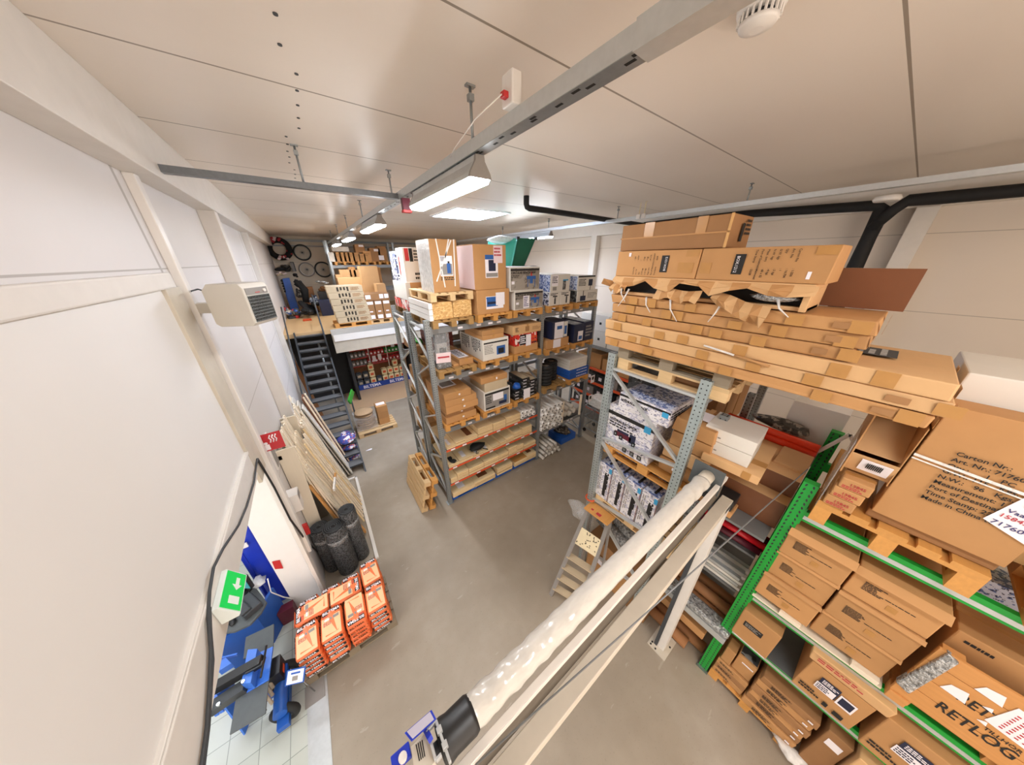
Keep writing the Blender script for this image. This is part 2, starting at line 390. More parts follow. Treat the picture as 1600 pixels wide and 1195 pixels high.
MB('shop_tile').box(-6,-1.2,-4,9,-.1,0).struct('floor_shop')
MB('ceiling_panel').box(XW-.2,XR+.2,-4,YF,ZC,ZC+.1).struct('ceiling')
MB('tile_beige').box(.25,5,11.0,14.2,0,.006).struct('floor_display')
MB('dirty_white').box(1.22,2.25,10.97,11.0,0,.007).struct('trim_7')
MB('galv_light').box(-1.33,-1.1,-4,4.15,0,.006).struct('trim_1')       # threshold plate
# left wall with its wide opening to the shop
w=MB('wall_left_paint')
w.box(XW-.22,XW,4.2,YF,0,ZC); w.box(XW-.22,XW,-4,4.2,3.0,ZC); w.struct('wall_left')
wall_mat('panel_paint','e3e1de',(),900,3.3)
MB('panel_paint').box(XW,XW+.006,-4,3.74,3.35,5.12).struct('wall_left_panel')
MB('white_gloss').box(-1.45,XW-.22,4.205,4.32,0,3.4).struct('wall_shop')
t=MB('white_paint'); t.box(XW,XW+.05,-4,3.98,5.09,5.22); t.struct('trim_2',.012)
t=MB('white_paint'); t.box(XW,XW+.03,-4,3.74,3.03,3.36); t.box(XW+.03,XW+.042,-4,3.74,3.33,3.36); t.struct('trim_3',.008)
MB('dirty_white').box(XW,XW+.035,3.74,4.12,2.9,5.09).struct('trim_4',.004)
MB('white_gloss').box(XW-.22,XW,4.175,4.2,0,3.0).struct('door_1')
MB('white_paint').box(XW-.02,XW+.03,4.05,4.2,0,2.9).struct('trim_5',.006)
tag(MB('white_plastic').box(XW,XW+.07,4.16,4.27,1.1,6.0).thing('cable_duct','tall white plastic cable duct running up the left wall beside the grey strip','cable duct',bev=.008),'tall white plastic cable duct running up the left wall behind the fan heater','cable duct')
# eaves beam and columns on the left
MB('white_paint').box(XW,-.83,-4,YF,6.0,ZC).struct('beam_left',.006)
for y,xf in ((6.38,-.84),(10.3,-.91)): MB('white_paint').box(XW,xf,y,y+.2,0,6.0).struct('column_left',.006)
MB('wall_right_paint').box(XR,XR+.2,-4,YF,0,ZC).struct('wall_right')
MB('wall_back_paint').box(XW,XR,YF,YF+.2,0,ZC).struct('wall_back')
MB('wall_right_paint').box(5.2,XR,-4.2,-4,0,ZC).struct('wall_light_blocker')  # unseen part wall, added to keep world light off the right side
MB('white_paint').box(XR-.18,XR,-4,YF,6.1,ZC).struct('beam_right',.006)
for y in (.12,7.0,13.2): MB('white_paint').box(XR-.22,XR,y,y+.24,0,6.1).struct('column_right',.006)
MB('beam_grey').box(XW,XR,YF-.08,YF,6.22,6.32).struct('beam_back'); MB('beam_grey').box(XW,XR,YF-.06,YF,6.0,6.06).struct('trim_9')
# bright roof window in the ceiling
emit('skylight_glow','cfdfff',26)
a=pt('o',690,331,Z=ZC); b_=pt('o',798,331,Z=ZC); c_=pt('o',722,345,Z=ZC)
sx0,sx1,sy0,sy1=3.3,4.75,6.75,8.35
MB('skylight_glow').box(sx0,sx1,sy0,sy1,ZC-.012,ZC).struct('window_1')
k=MB('white_gloss'); 
for q in ((sx0-.05,sx1+.05,sy0-.05,sy0),(sx0-.05,sx1+.05,sy1,sy1+.05),(sx0-.05,sx0,sy0,sy1),(sx1,sx1+.05,sy0,sy1)): k.box(*q,ZC-.03,ZC)
k.struct('trim_6')
# rivet rows in the ceiling
for i,(px,py) in enumerate([(430,21),(437,69),(463,115),(464,141),(465,164),(466,184),(467,200),(447,213),(449,225),(449,236),(452,245),(452,254),(460,265),(461,272),(461,278)]):
    p=pt('o',px,py,Z=ZC); MB('dark_grey').lathe([(.012,-.005),(.012,0)],(p.x,p.y,ZC),10).thing('ceiling_plug','small dark ceiling plug in the row above the left wall, %s'%(ORD[i]+' from the camera' if i<10 else ORD[14-i]+' from the far end'),'plug','dark plugs in the ceiling')
# ================================================================ mezzanine
ZM=3.1; YM=11.5
simple('ply_floor','cfae80',.6,var=.08,sc=3)
MB('ply_floor').box(XW,XR,YM,YF,2.96,ZM,0).struct('floor_mezzanine')
t=MB('galv_light','white_gloss'); t.box(.3,5.2,YM-.03,YM,2.9,ZM+.005,0); t.box(.34,5.2,YM-.035,YM,2.66,2.9,1); t.struct('trim_8')
t=MB('grey_wall'if 'grey_wall' in MATS else 'dirty_white'); t.box(.3,5.2,YM+.02,YM+.16,2.22,2.96); t.struct('wall_mezzanine')
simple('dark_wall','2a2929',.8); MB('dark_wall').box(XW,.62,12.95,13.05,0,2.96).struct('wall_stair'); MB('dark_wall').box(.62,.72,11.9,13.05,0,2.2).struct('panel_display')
MB('tile_beige').box(.62,5,13.6,13.7,0,2.9).struct('wall_display')
# ================================================================ cable trays, lamps, pipes
def slots(mb,x,y0,y1,z,step,m): 
    y=y0
    while y<y1: mb.box(x-.009,x+.009,y,y+.05,z-.001,z,m); y+=step
tray=thing('cable_tray','long galvanised cable tray hung along the ceiling, carrying the row of strip lamps','cable tray',(1.33,7,6.06))
t=MB('galv_light','galv','black_matte')
def L(x,y,z): return V((x,y,z))-V((1.33,7,6.06))
TX0,TX1,TZ=1.285,1.385,6.06
b=MB('galv_light','galv','black_matte'); b.box(TX0,TX1,-1,18.2,TZ,TZ+.004,1); b.box(TX0,TX0+.004,-1,18.2,TZ+.004,TZ+.085,0); b.box(TX1-.004,TX1,-1,18.2,TZ+.004,TZ+.085,0)
slots(b,1.335,-.5,6,TZ,.21,2); slots(b,1.31,-.4,6,TZ,.33,2); b.lathe([(.025,-.002),(.025,0)],(1.335,.72,TZ),16,2)
b.box(TX0-.006,TX1+.006,.3,.95,TZ-.004,TZ+.09,0); b.v=[p-V((1.33,7,6.06)) for p in b.v]; b.part('tray_channel',tray)
def hanger(parent,off,x,y,z0):
    h=MB('galv'); h.cyl((x,y,z0),(x,y,ZC-.01),.011,n=8); h.box(x-.035,x+.035,y-.02,y+.02,ZC-.012,ZC); h.box(x-.02,x+.02,y-.02,y+.02,ZC-.09,ZC-.05)
    h.v=[p-V(off) for p in h.v]; h.part('hanger',parent)
for y in (2.33,4.75,7.2,9.6,12.,14.4): hanger(tray,(1.33,7,6.06),1.31,y,TZ+.02)
sock=thing('power_socket','white socket box on top of the near cable tray with a red plug','socket',(1.27,1.76,6.145))
MB('white_plastic').box(-.035,.035,-.055,.055,0,.15).part('socket_box',sock,.008); MB('red').box(-.07,-.035,-.02,.02,.03,.06).part('plug',sock,.004,label='red plug')
k=MB('white_plastic'); k.path([(-.07,0,.045),(-.14,.2,-.02),(-.1,.6,-.06),(0,.9,-.03)],.004,6); k.part('cord',sock)
emit('lamp_glow','f1f2f4',56.0)
emit('lamp_warm_fill','ffdcae',14.0)
def lamp(label,y0,y1,x=1.335,z=5.9,glow='lamp_glow',grp='strip lamps on the cable tray'):
    o=thing('strip_lamp',label,'lamp',(x,(y0+y1)/2,z),0,grp); l=(y1-y0)/2
    prof=[(-.095,0),(.095,0),(.085,.035),(.04,.11),(.035,.15),(-.035,.15),(-.04,.11),(-.085,.035)]
    h=MB('galv_light'); h.ring([[V((a,s,c+.004)) for a,c in prof] for s in (-l+.03,l-.03)],0,True,False,False); h.part('housing',o)
    for s in (-1,1):
        e=MB('picture_grey'); e.ring([[V((a*1.04,y,c+.002)) for a,c in prof] for y in (s*(l-.03),s*l)],0,True,False,False); e.part('end_cap',o)
    d=MB(glow); d.ring([[V((a,y,c)) for a,c in ((-.088,.003),(.088,.003),(.07,-.03),(-.07,-.03))] for y in (-l+.01,l-.01)],0,True,False,False); d.part('diffuser',o)
    for s in (-.7,.7):
        b=MB('galv'); b.box(-.02,.02,s*l-.02,s*l+.02,.145,.158); b.part('bracket',o)
    return o
lamp('large lit strip lamp nearest the camera under the cable tray',2.27,3.85)
p=pt('o',586,350,Z=5.9); q=pt('o',553,364,Z=5.9); lamp('lit strip lamp second along the cable tray, beyond the red beacon',p.y,min(q.y,p.y+1.6))
p2=pt('o',538,371,Z=5.9); lamp('small lit strip lamp third along the cable tray, far down the room',p2.y,p2.y+1.6)
p3=pt('o',519,381,Z=5.9); lamp('tiny lit strip lamp at the far end of the cable tray',min(p3.y,16.2),min(p3.y,16.2)+1.5)
# unseen lamp added for brightness, as if the row went on behind the camera
lamp('added unseen fill lamp on the tray beside the camera',-2.4,-.9)
bc=thing('alarm_beacon','dark red alarm beacon under the cable tray between the first two lamps','alarm',(1.30,4.15,5.88))
MB('red_dark','red').box(-.05,.05,-.04,.04,.02,.16,0).part('beacon_body',bc,.006); MB('red').box(-.055,.055,-.045,.045,0,.03).part('beacon_rim',bc,.004)
simple('beam_dark','70757a',.4,.5,var=.2,sc=30)
cross=thing('cable_tray','grey cable channel crossing from the left wall to the middle tray','cable tray',(.1,4.40,6.06))
b=MB('beam_dark','dark_grey'); b.box(-1.13,1.18,-.045,.045,0,.006,0); b.box(-1.13,1.18,-.045,-.04,.006,.06,0); b.box(-1.13,1.18,.04,.045,.006,.06,0)
for dy in (-.02,0,.018): b.cyl((-1.12,dy,.015),(1.18,dy,.015),.008,n=6,m=1)
b.part('tray_channel',cross); hanger(cross,(.1,4.40,6.06),.26,4.40,6.07)
rt=thing('cable_tray','pale cable tray hung along the right side of the ceiling','cable tray',(6.45,6,6.14))
b=MB('galv_light'); b.box(-.06,.06,-8,10,0,.005); b.box(-.06,-.055,-8,10,.005,.07); b.box(.055,.06,-8,10,.005,.07); b.part('tray_channel',rt)
for y in (2.08,4.6,7,9.5): hanger(rt,(6.45,6,6.14),6.42,y,6.15)
lamp('long lit strip lamp under the right cable tray, behind the green skip',6.9,9.2,6.45,5.98,grp='strip lamps on the right tray')
b=MB('pipe_black'); y=4.95; b.path([(3.92,y,ZC-.0),(3.92,y,6.33),(3.94,y,6.28),(4.0,y,6.26),(4.4,y,6.26),(8.65,y,6.2)],.055,12); b.thing('drain_pipe','black insulated pipe crossing under the ceiling towards the right wall','pipe')
# pipes on the right wall
X=8.62
A=[pt('o',1168,334,X=X),pt('o',1370,321,X=X)]
b=MB('pipe_black'); p1=pt('o',1376,328,X=X); p2=pt('o',1357,372,X=X); p3=pt('o',1325,440,X=X)
b.path([(X,A[0].y+2.5,A[0].z),A[0],A[1],p1+V((0,-.02,0)),p2,(X,p3.y,p3.z),(X,p3.y,3.2)],[.075,.075,.085,.11,.1,.12,.12],12); b.thing('rain_pipe','thick black wrapped pipe running along the right wall and down beside the column','pipe')
b=MB('pipe_black'); q=[pt('o',1362,357,X=X-.12),pt('o',1396,328,X=X-.12),pt('o',1420,313,X=X-.12),pt('o',1470,309,X=X-.12),pt('o',1600,297,X=X-.12)]
q.append(q[-1]+(q[-1]-q[-2])*1.5); b.path(q,[.08,.085,.09,.09,.085,.085],12); b.thing('rain_pipe','black wrapped branch pipe coming from the right edge and joining the down pipe','pipe')
p=pt('o',1386,311,X=7.6); b=MB('white_gloss'); b.lathe([(.13,0),(.15,.03),(.13,.07),(.05,.09)],(p.x,p.y,p.z-.03),18); b.thing('junction_cap','round cream junction cap above the black pipe fork on the right wall','junction cap')
p=pt('o',1193,2,Z=ZC); d=thing('smoke_detector','round white smoke detector on the ceiling at the top edge','smoke detector',(p.x,p.y,ZC-.1))
b=MB('white_plastic'); b.lathe([(.03,0),(.075,.012),(.085,.03)],(0,0,0),22); b.part('sensor_dome',d); b=MB('white_plastic'); b.lathe([(.075,.055),(.1,.07),(.105,.1)],(0,0,0),22); b.part('base_ring',d)
b=MB('white_plastic','dark_grey'); b.lathe([(.06,.028),(.06,.06)],(0,0,0),22,1)
for i in range(22): a=2*PI*i/22; b.bar((.085*math.cos(a),.085*math.sin(a),.028),(.085*math.cos(a),.085*math.sin(a),.06),.008,.012)
b.part('vent_ribs',d)
lamp('added unseen fill lamp on the right tray beyond the cardboard stack',-2.9,-1.3,6.45,5.98,'lamp_warm_fill','strip lamps on the right tray')  # unseen lamp, added to throw warm light on the right wall
# white conduit with two junction boxes on the right tray
p=pt('o',1006,338,X=6.4); cb=thing('cable_conduit','thin yellowed conduit bent over two small junction boxes above the cardboard stack','conduit',p)
b=MB('cream'); e=pt('o',1095,328,Z=6.4)-p; b.path([(0,0,.02),(0,0,.27),(.03,-.05,.29),(e.x*.3,e.y*.5,.29),(e.x*.3,e.y*1.0,.29)],.012,6); b.path([(-.0,.12,.02),(0,.12,.3)],.01,6); b.part('conduit_tube',cb)
for y in (0,.12): MB('white_plastic').box(-.04,.04,y-.045,y+.045,-.04,.05).part('junction_box',cb,.006)
# ================================================================ fan heater on the left wall
h=thing('fan_heater','grey electric fan heater with a dark grille jutting out from the left wall','heater',(-.58,4.02,4.70),math.atan2(-.5,.86))
# local: +x is the grille side, y along the grille
b=MB('card_grey'); b.mats=['heater_grey']; simple('heater_grey','d3cfc6',.4,var=.03)
prof=[(-.2,.03),(-.16,0),(.14,0),(.17,.03),(.17,.37),(.14,.41),(-.14,.41),(-.2,.35)]
b.ring([[V((x,y,z)) for x,z in prof] for y in (-.17,.17)],0,True,False,False); b.part('casing',h,.006)
b=MB('picture_grey'); b.box(.17,.174,-.145,.145,.30,.365); b.part('control_panel',h)
b=MB('black_matte'); b.box(.168,.172,-.145,.145,.035,.292); b.part('grille_back',h)
b=MB('galv')
for i in range(9): z=.04+i*.031; b.box(.172,.18,-.148,.148,z,z+.005)
for i in range(16): y=-.146+i*.0195; b.box(.172,.177,y-.0015,y+.0015,.035,.292)
b.part('grille',h)
b=MB('white_plastic'); b.cyl((.174,.09,.333),(.19,.09,.333),.016); b.part('knob',h)
b=MB('red'); b.box(.174,.176,-.03,.03,.315,.322); b.part('marking',h)
b=MB('heater_grey'); b.box(-.5,-.2,-.05,.05,.12,.22); b.part('wall_bracket',h,.004)
b=MB('dark_grey'); b.path([(-.2,-.1,.33),(-.3,-.08,.36),(-.42,-.02,.34),(-.5,.0,.3)],.007,6); b.part('cord',h)
# ================================================================ pallet racks
def upright(root,off,x,y,h,mat,w=.09,d=.08,foot=True,facing=0):
    b=MB(mat); b.box(-w/2,w/2,-d/2,d/2,0.006,h); o=b.part('upright',root); o.location=V((x,y,0))-off
    if foot:
        f=MB('galv' if mat!='upright_green' else 'galv'); f.box(-.08,.08,-.07,.07,0,.008); f.v=[v+V((x,y,0))-off for v in f.v]; f.part('foot_plate',root)
def braces(root,off,x,ys,h,mat='galv_light',first=.25,step=.55,w=.045):
    y0,y1=ys; z=first; k=0
    b=MB(mat); b.bar((x,y0,z),(x,y1,z),w,w*.7); b.v=[v-off for v in b.v]; b.part('frame_brace',root)
    while z+step<h-.1:
        a,c=(y0,y1) if k%2==0 else (y1,y0)
        b=MB(mat); b.bar((x,a,z),(x,c,z+step),w,w*.7); b.v=[v-off for v in b.v]; b.part('frame_brace',root); z+=step; k+=1
    b=MB(mat); b.bar((x,y0,h-.18),(x,y1,h-.18),w,w*.7); b.v=[v-off for v in b.v]; b.part('frame_brace',root)
def beam_x(root,off,x0,x1,y,z,mat='beam_grey',h=.11,d=.045,label=True,seed=0):
    b=MB(mat); b.box(x0,x1,y-d/2,y+d/2,z-h,z); b.box(x0,x0+.04,y-d/2-.006,y,z-h-.04,z+.03); b.box(x1-.04,x1,y-d/2-.006,y,z-h-.04,z+.03)
    b.v=[v-off for v in b.v]; b.part('beam',root)
    if label:
        r=random.Random(seed); x=x0+.1
        for i in range(4):
            x+=r.uniform(.1,.5)
            if x<x1-.15: b=MB('paper').box(x,min(x+.1,x1-.02),y-d/2-.002,y-d/2,z-h*.7,z-h*.35); b.v=[v-off for v in b.v]; b.part('shelf_tag',root)
A_Y=(4.74,5.76); A_X=(1.545,4.255,6.14)
off=V((1.545,4.74,0))
RA=thing('pallet_rack','tall galvanised pallet rack facing the camera, front row of the double rack','rack',off)
for x in A_X:
    for y in A_Y: upright(RA,off,x,y,4.36,'upright_galv')
    braces(RA,off,x,A_Y,4.36)
for i,z in enumerate((4.21,3.25,2.06)):
    for y in A_Y: beam_x(RA,off,1.59,4.21,y,z,seed=i,label=y<5)
for i,z in enumerate((4.21,3.18,2.14,.92)):
    for y in A_Y: beam_x(RA,off,4.30,6.095,y,z,seed=i+9,label=y<5)
for z in (1.54,1.03,.57):
    b=MB('shelf_grey'); b.box(1.59,4.21,4.70,5.8,z-.05,z); b.v=[v-off for v in b.v]; b.part('shelf',RA)
    b=MB('orange_paint','paper'); b.box(1.6,4.2,4.69,4.70,z-.05,z-.005,0); r=random.Random(int(z*100)); x=1.7
    while x<4.0:
        b.box(x,x+.1,4.687,4.69,z-.045,z-.01,1); x+=r.uniform(.2,.6)
    b.v=[v-off for v in b.v]; b.part('price_strip',RA)
b=MB('shelf_grey'); b.box(4.30,6.095,4.72,5.78,.90,.92); b.v=[v-off for v in b.v]; b.part('shelf',RA)
B_Y=(5.96,6.98); off2=V((1.545,5.96,0))
RB=thing('pallet_rack','tall galvanised pallet rack back to back behind the front row, nearest the paint canisters display','rack',off2)
for x in A_X:
    for y in B_Y: upright(RB,off2,x,y,4.36,'upright_galv')
    braces(RB,off2,x,B_Y,4.36)
for i,z in enumerate((4.21,3.25,2.06,.95)):
    for y in B_Y:
        beam_x(RB,off2,1.59,4.21,y,z,label=False); beam_x(RB,off2,4.30,6.095,y,z,label=False)
# ---- rack by the roll door (runs to the right, end frame in view)
C_Y=(.85,1.93); off3=V((3.0,.85,0)); CH=4.22
RC=thing('pallet_rack','tall galvanised pallet rack with the jack boxes, seen from its end frame','rack',off3)
C_X=(3.0,5.75)
for x in C_X:
    for y in C_Y: upright(RC,off3,x,y,CH,'upright_light' if x<4 else 'upright_galv',.08,.1)
x=2.985
for a,c in (((1.93,4.02),(.85,4.02)),((1.93,4.0),(.85,3.15)),((1.93,2.93),(.85,3.12)),((1.93,2.9),(.85,1.95)),((1.93,1.72),(.85,1.9)),((1.93,1.7),(.85,.8)),((1.93,.5),(.85,.78))):
    b=MB('galv_light'); b.bar((x,a[0],a[1]),(x,c[0],c[1]),.045,.03); b.v=[v-off3 for v in b.v]; b.part('frame_brace',RC)
braces(RC,off3,C_X[1],C_Y,CH)
for z in (4.03,2.70,1.68):
    for y in C_Y: beam_x(RC,off3,3.045,5.70,y,z,label=False)
# ---- green rack on the right
D_X=(3.3,4.4); off4=V((3.3,-.08,0))
RD=thing('pallet_rack','green painted pallet rack full of brown cartons at the right edge','rack',off4)
for y in (-.08,-2.85):
    upright(RD,off4,3.3,y,3.45,'upright_green',.08,.1); upright(RD,off4,4.4,y,3.55,'upright_green',.08,.1)
    for i in range(5):
        z=.3+i*.6; b=MB('green_paint'); a,c=((3.34,z),(4.36,z+.6)) if i%2 else ((4.36,z),(3.34,z+.6)); b.bar((a[0],y,a[1]),(c[0],y,c[1]),.04,.03); b.v=[v-off4 for v in b.v]; b.part('frame_brace',RD)
for z in (3.15,1.84,1.13):
    for x in D_X:
        b=MB('green_paint','galv_light'); b.box(x-.025,x+.025,-2.8,-.13,z-.11,z,0)
        if x<4: b.box(x-.029,x-.025,-2.8,-.13,z-.085,z-.045,1); b.box(x-.03,x+.03,-.14,-.05,z-.16,z+.04,0)
        b.v=[v-off4 for v in b.v]; b.part('beam',RD)
b=MB('paper'); b.box(3.268,3.27,-.45,-.16,1.06,1.11); b.v=[v-off4 for v in b.v]; b.part('shelf_tag',RD)
# ================================================================ goods on the double rack
YFR=4.64
def ra(cr,bl,tr,z0,dep,label,y=YFR,h=None,x0=None,x1=None,**k):
    a=pt(cr,*bl,Y=y); b=pt(cr,*tr,Y=y)
    X0=a.x if x0 is None else x0; X1=b.x if x1 is None else x1; z1=z0+h if h else max(b.z,z0+.03)
    carton(label,X0,X1,y,y+dep,z0,z1,**k); return X0,X1,z1
PG='pallets in the double rack'
def pal(label,xc,z,mat='pallet_orange',y=5.21): return pallet(label,xc,y,z,PI/2,mat,PG)
T=.1445
# ---- top level, left bay
z=4.21
pal('worn wooden pallet under the chipboard slabs at the left end of the top level',2.02,z,'pallet_old')
zt=z+T
carton('left slab stack of rough chipboard between two pallets on the top level',1.66,2.03,4.66,5.74,zt,zt+.30,'osb',name='chipboard_stack',cat='chipboard',bev=.015,dent=.012)
carton('right slab stack of rough chipboard between two pallets on the top level',2.05,2.42,4.66,5.74,zt,zt+.31,'osb',name='chipboard_stack',cat='chipboard',bev=.015,dent=.012)
b=MB('white_gloss')
for i in range(3): b.box(1.585,1.648,4.62,5.76,zt+i*.1,zt+i*.1+.09)
b.thing('white_panel_stack','stack of white edged panels beside the chipboard slabs on the top level','panels')
zp=zt+.312; pal('pale wooden pallet under the tall strapped carton on the top level',2.04,zp,'pallet_pine')
zb=zp+T
carton('tall brown carton with a hand truck picture and white straps on the top level',1.74,2.22,4.68,5.3,zb,5.63,'card',dec=[
 ('r','W',0,0,1,1,'film_strong','plastic_wrap'),('r','S',.30,.32,.78,.70,'paper','printed_label'),('r','S',.32,.34,.76,.55,'picture_grey','product_picture',.0012),('r','S',.56,.37,.70,.56,'picture_blue','product_picture',.0024),('r','S',.6,.56,.67,.6,'ink','product_picture',.0024),
 ('l','S',.33,.60,.52,.69,4,'ink',.003),('l','S',.30,.23,.85,.30,2,'ink'),('v','W',.2,.3,.7,.9,5,'ink')],tape='x')
b=MB('white_plastic')
for p,q in (((1.86,5.635),(1.94,4.89)),((2.08,5.635),(1.99,5.35)),((2.12,5.62),(1.80,4.99)),((2.17,5.635),(2.13,4.9))): b.bar((p[0],4.672,p[1]),(q[0],4.672,q[1]),.02,.004,up=(0,1,0))
b.thing('packing_strap','loose white packing straps across the front of the tall carton','strap')
pal('orange wooden pallet under the two tool cabinet cartons',2.92,z)
_,_,z2=ra('a1',(1085,1050),(1480,715),zt,1.05,'lower brown carton with a blue tool chest label, second pallet of the top level',dec=[
 ('r','S',.26,.2,.80,.72,'paper','printed_label'),('r','S',.28,.3,.62,.62,'picture_blue','product_picture',.0012),('r','S',.3,.4,.6,.5,'picture_navy','product_picture',.0024),('r','S',.56,.33,.84,.86,'paper','paper_note',.0026),('r','S',.27,.62,.56,.70,'picture_blue','product_picture',.0012)],x0=2.53,x1=3.27)
ra('a1',(1050,730),(1440,205),z2+.002,1.0,'upper brown carton with a blue tool cabinet picture and a pink note',dec=[
 ('r','W',0,.02,1,.98,'paper_pink','plastic_wrap'),('v','W',.1,.4,.5,.9,4,'ink_red'),('r','S',.34,.27,.73,.78,'paper','printed_label'),('r','S',.34,.68,.6,.78,'picture_blue','product_picture',.0012),('r','S',.44,.42,.66,.67,'picture_navy','product_picture',.0012),('r','S',.36,.29,.72,.38,'picture_grey','product_picture',.0012),
 ('r','S',.60,.6,.88,.98,'paper_pink','paper_note',.003),('l','S',.62,.74,.86,.95,3,'ink_red',.0045)],x0=2.50,x1=3.20,tape='x')
pal('orange wooden pallet under the two bench saw boxes',3.76,z)
def saw(a): return [('r','S',.02,.05,.98,.95,'print_saw','printed_label'),('r','S',.02,.84,.98,.92,'ink','printed_band',.0014),('t','S','CIRCULAR BENCH SAW',.04,.72,.058,'ink',0,.0016),('l','S',.04,.56,.42,.68,2,'ink',.0016),('r','S',.55,.48,.86,.62,'picture_blue','product_picture',.0016),('r','S',.66,.3,.76,.5,'picture_blue','product_picture',.002),('r','S',.58,.16,.60,.5,'picture_blue','product_picture',.0016),('r','S',.82,.14,.84,.5,'picture_blue','product_picture',.0016),('r','S',.68,.62,.73,.78,'red','product_picture',.002),('r','S',.05,.3,.14,.42,'paper','printed_label',.0016)]+a
_,_,z2=ra('a2',(235,1050),(605,775),zt,.9,'lower grey bench saw box with a white note',x0=3.40,x1=4.18,mat='card_white',dec=saw([('r','S',.29,.08,.5,.74,'paper','paper_note',.003),('l','S',.31,.15,.48,.7,6,'ink_blue',.0045)]))
ra('a2',(110,745),(500,490),z2+.002,.9,'upper grey bench saw box without a note',x0=3.29,x1=4.06,mat='card_white',dec=saw([]))
# right bay, top level
pal('orange wooden pallet under the drill stand boxes',4.74,z); pal('orange wooden pallet at the right end of the top level',5.68,z)
DS=[('r','W',.03,.03,.97,.97,'print_blue','printed_label'),('r','S',.62,.1,.78,.62,'print_dark','product_picture'),('r','S',.1,.1,.3,.3,'picture_grey','product_picture'),('l','S',.1,.62,.5,.9,3,'ink'),('r','S',.62,.62,.9,.7,'picture_cyan','printed_band')]
_,_,z2=ra('a2',(685,985),(820,805),zt,.8,'lower left white drill stand box on the top level, right bay',x0=4.38,x1=4.71,mat='card_white',dec=[('l','S',.08,.75,.9,.95,2,'ink'),('r','S',.45,.12,.6,.7,'print_dark','product_picture'),('r','S',.3,.65,.72,.74,'ink','product_picture'),('r','W',.03,.03,.97,.97,'print_jack','printed_label')])
ra('a2',(825,985),(965,805),zt,.8,'lower right white drill stand box on the top level, right bay',x0=4.72,x1=5.05,h=z2-zt,mat='card_white',dec=[('l','S',.08,.75,.9,.95,2,'ink'),('r','S',.55,.12,.7,.7,'print_dark','product_picture'),('r','S',.4,.65,.82,.74,'ink','product_picture')])
ra('a2',(710,815),(945,580),z2+.002,1.0,'large white box with a drill press picture and a blue printed side',x0=4.40,x1=5.0,mat='card_white',dec=DS+[('r','S',.04,.35,.36,.95,'paper','paper_note',.003),('l','S',.06,.5,.34,.9,4,'ink',.0045)])
_,_,z2=ra('a2',(1060,935),(1300,770),zt,.9,'low white box with an electric fan picture at the right end of the top level',x0=5.3,x1=6.06,mat='card_white',dec=[('r','W',.03,.03,.97,.97,'print_dark','printed_label'),('r','S',0,0,1,.06,'ink','printed_band'),('r','S',.14,.12,.4,.55,'picture_navy','product_picture'),('r','S',.26,.5,.29,.98,'ink','product_picture'),('l','S',.5,.3,.95,.8,4,'picture_grey')])
ra('a2',(975,770),(1215,600),z2+.002,.8,'upper white box with an electric fan picture at the right end of the top level',x0=5.28,x1=5.9,mat='card_white',dec=[('r','W',.03,.03,.97,.97,'print_blue','printed_label'),('r','S',0,.9,1,1,'ink','printed_band'),('r','S',.62,.3,.86,.75,'picture_navy','product_picture'),('r','S',.73,0,.76,.4,'ink','product_picture'),('l','S',.06,.3,.5,.8,5,'ink')])
# back row, top level: goods seen above the front row
PB='pallets in the double rack'
for i,x in enumerate((2.05,2.95,3.8,4.75,5.65)): pallet('pallet of the back row on the top level, %s from the stairs end'%ORD[i],x,6.47,4.21,PI/2,'pallet_old',PB)
b0=carton('tall white carton with a red and black flash, left end of back row',1.66,2.05,5.95,6.4,4.92,5.55,'card_white',dec=[('r','S',.1,.62,.3,.98,'red','printed_band'),('r','S',.33,.6,.5,.98,'ink','printed_band'),('l','S',.55,.6,.98,.95,4,'ink'),('r','W',.2,.1,.45,.98,'print_redblack','printed_label'),('l','S',.5,.05,.98,.3,2,'ink')])
carton('white carton with a brown front and black lettering in the back row',1.62,2.4,5.92,6.9,4.56,4.918,'card_white',dec=[('r','S',.12,.02,1,.98,'card','box_front'),('l','S',.55,.3,.95,.6,2,'ink',.003)])
carton('printed tray of red topped bottles under the white carton of the back row',1.62,2.42,5.9,7.0,4.355,4.555,'print_redblack')
carton('narrow white carton with a red flash behind the tall strapped carton',1.64,2.1,6.45,6.9,4.92,5.5,'print_jack')
carton('dark blue picture carton beside the green skip',3.55,3.95,5.95,6.45,4.355,5.35,'card_white',dec=[('r','S',.05,.05,.95,.6,'picture_navy','product_picture'),('l','S',.1,.65,.9,.95,4,'ink_blue')])
carton('low carton with garden pictures under the green skip',4.0,5.0,6.0,6.8,4.355,4.9,'print_blue')
carton('white sack tray behind the drill press box',4.2,4.98,6.0,6.9,4.902,4.96,'cream')
# green tipping skip
sk=thing('tipping_skip','green wedge shaped tipping skip on top of the double rack near the ceiling','skip',(4.4,6.35,4.96))
def skp(x,y,zz): return pt('a2',x,y,Y=6.0)
A=skp(80,205,0);B_=skp(310,133,0);C_=skp(535,140,0);D_=skp(345,385,0);E_=skp(212,385,0)
b=MB('teal','teal_dark'); o=V((4.4,6.35,4.96)); dz=4.965-D_.z
dp=V((0,.75,0)); bk=[A+V((-.0,0,0)),B_,C_,D_,E_]
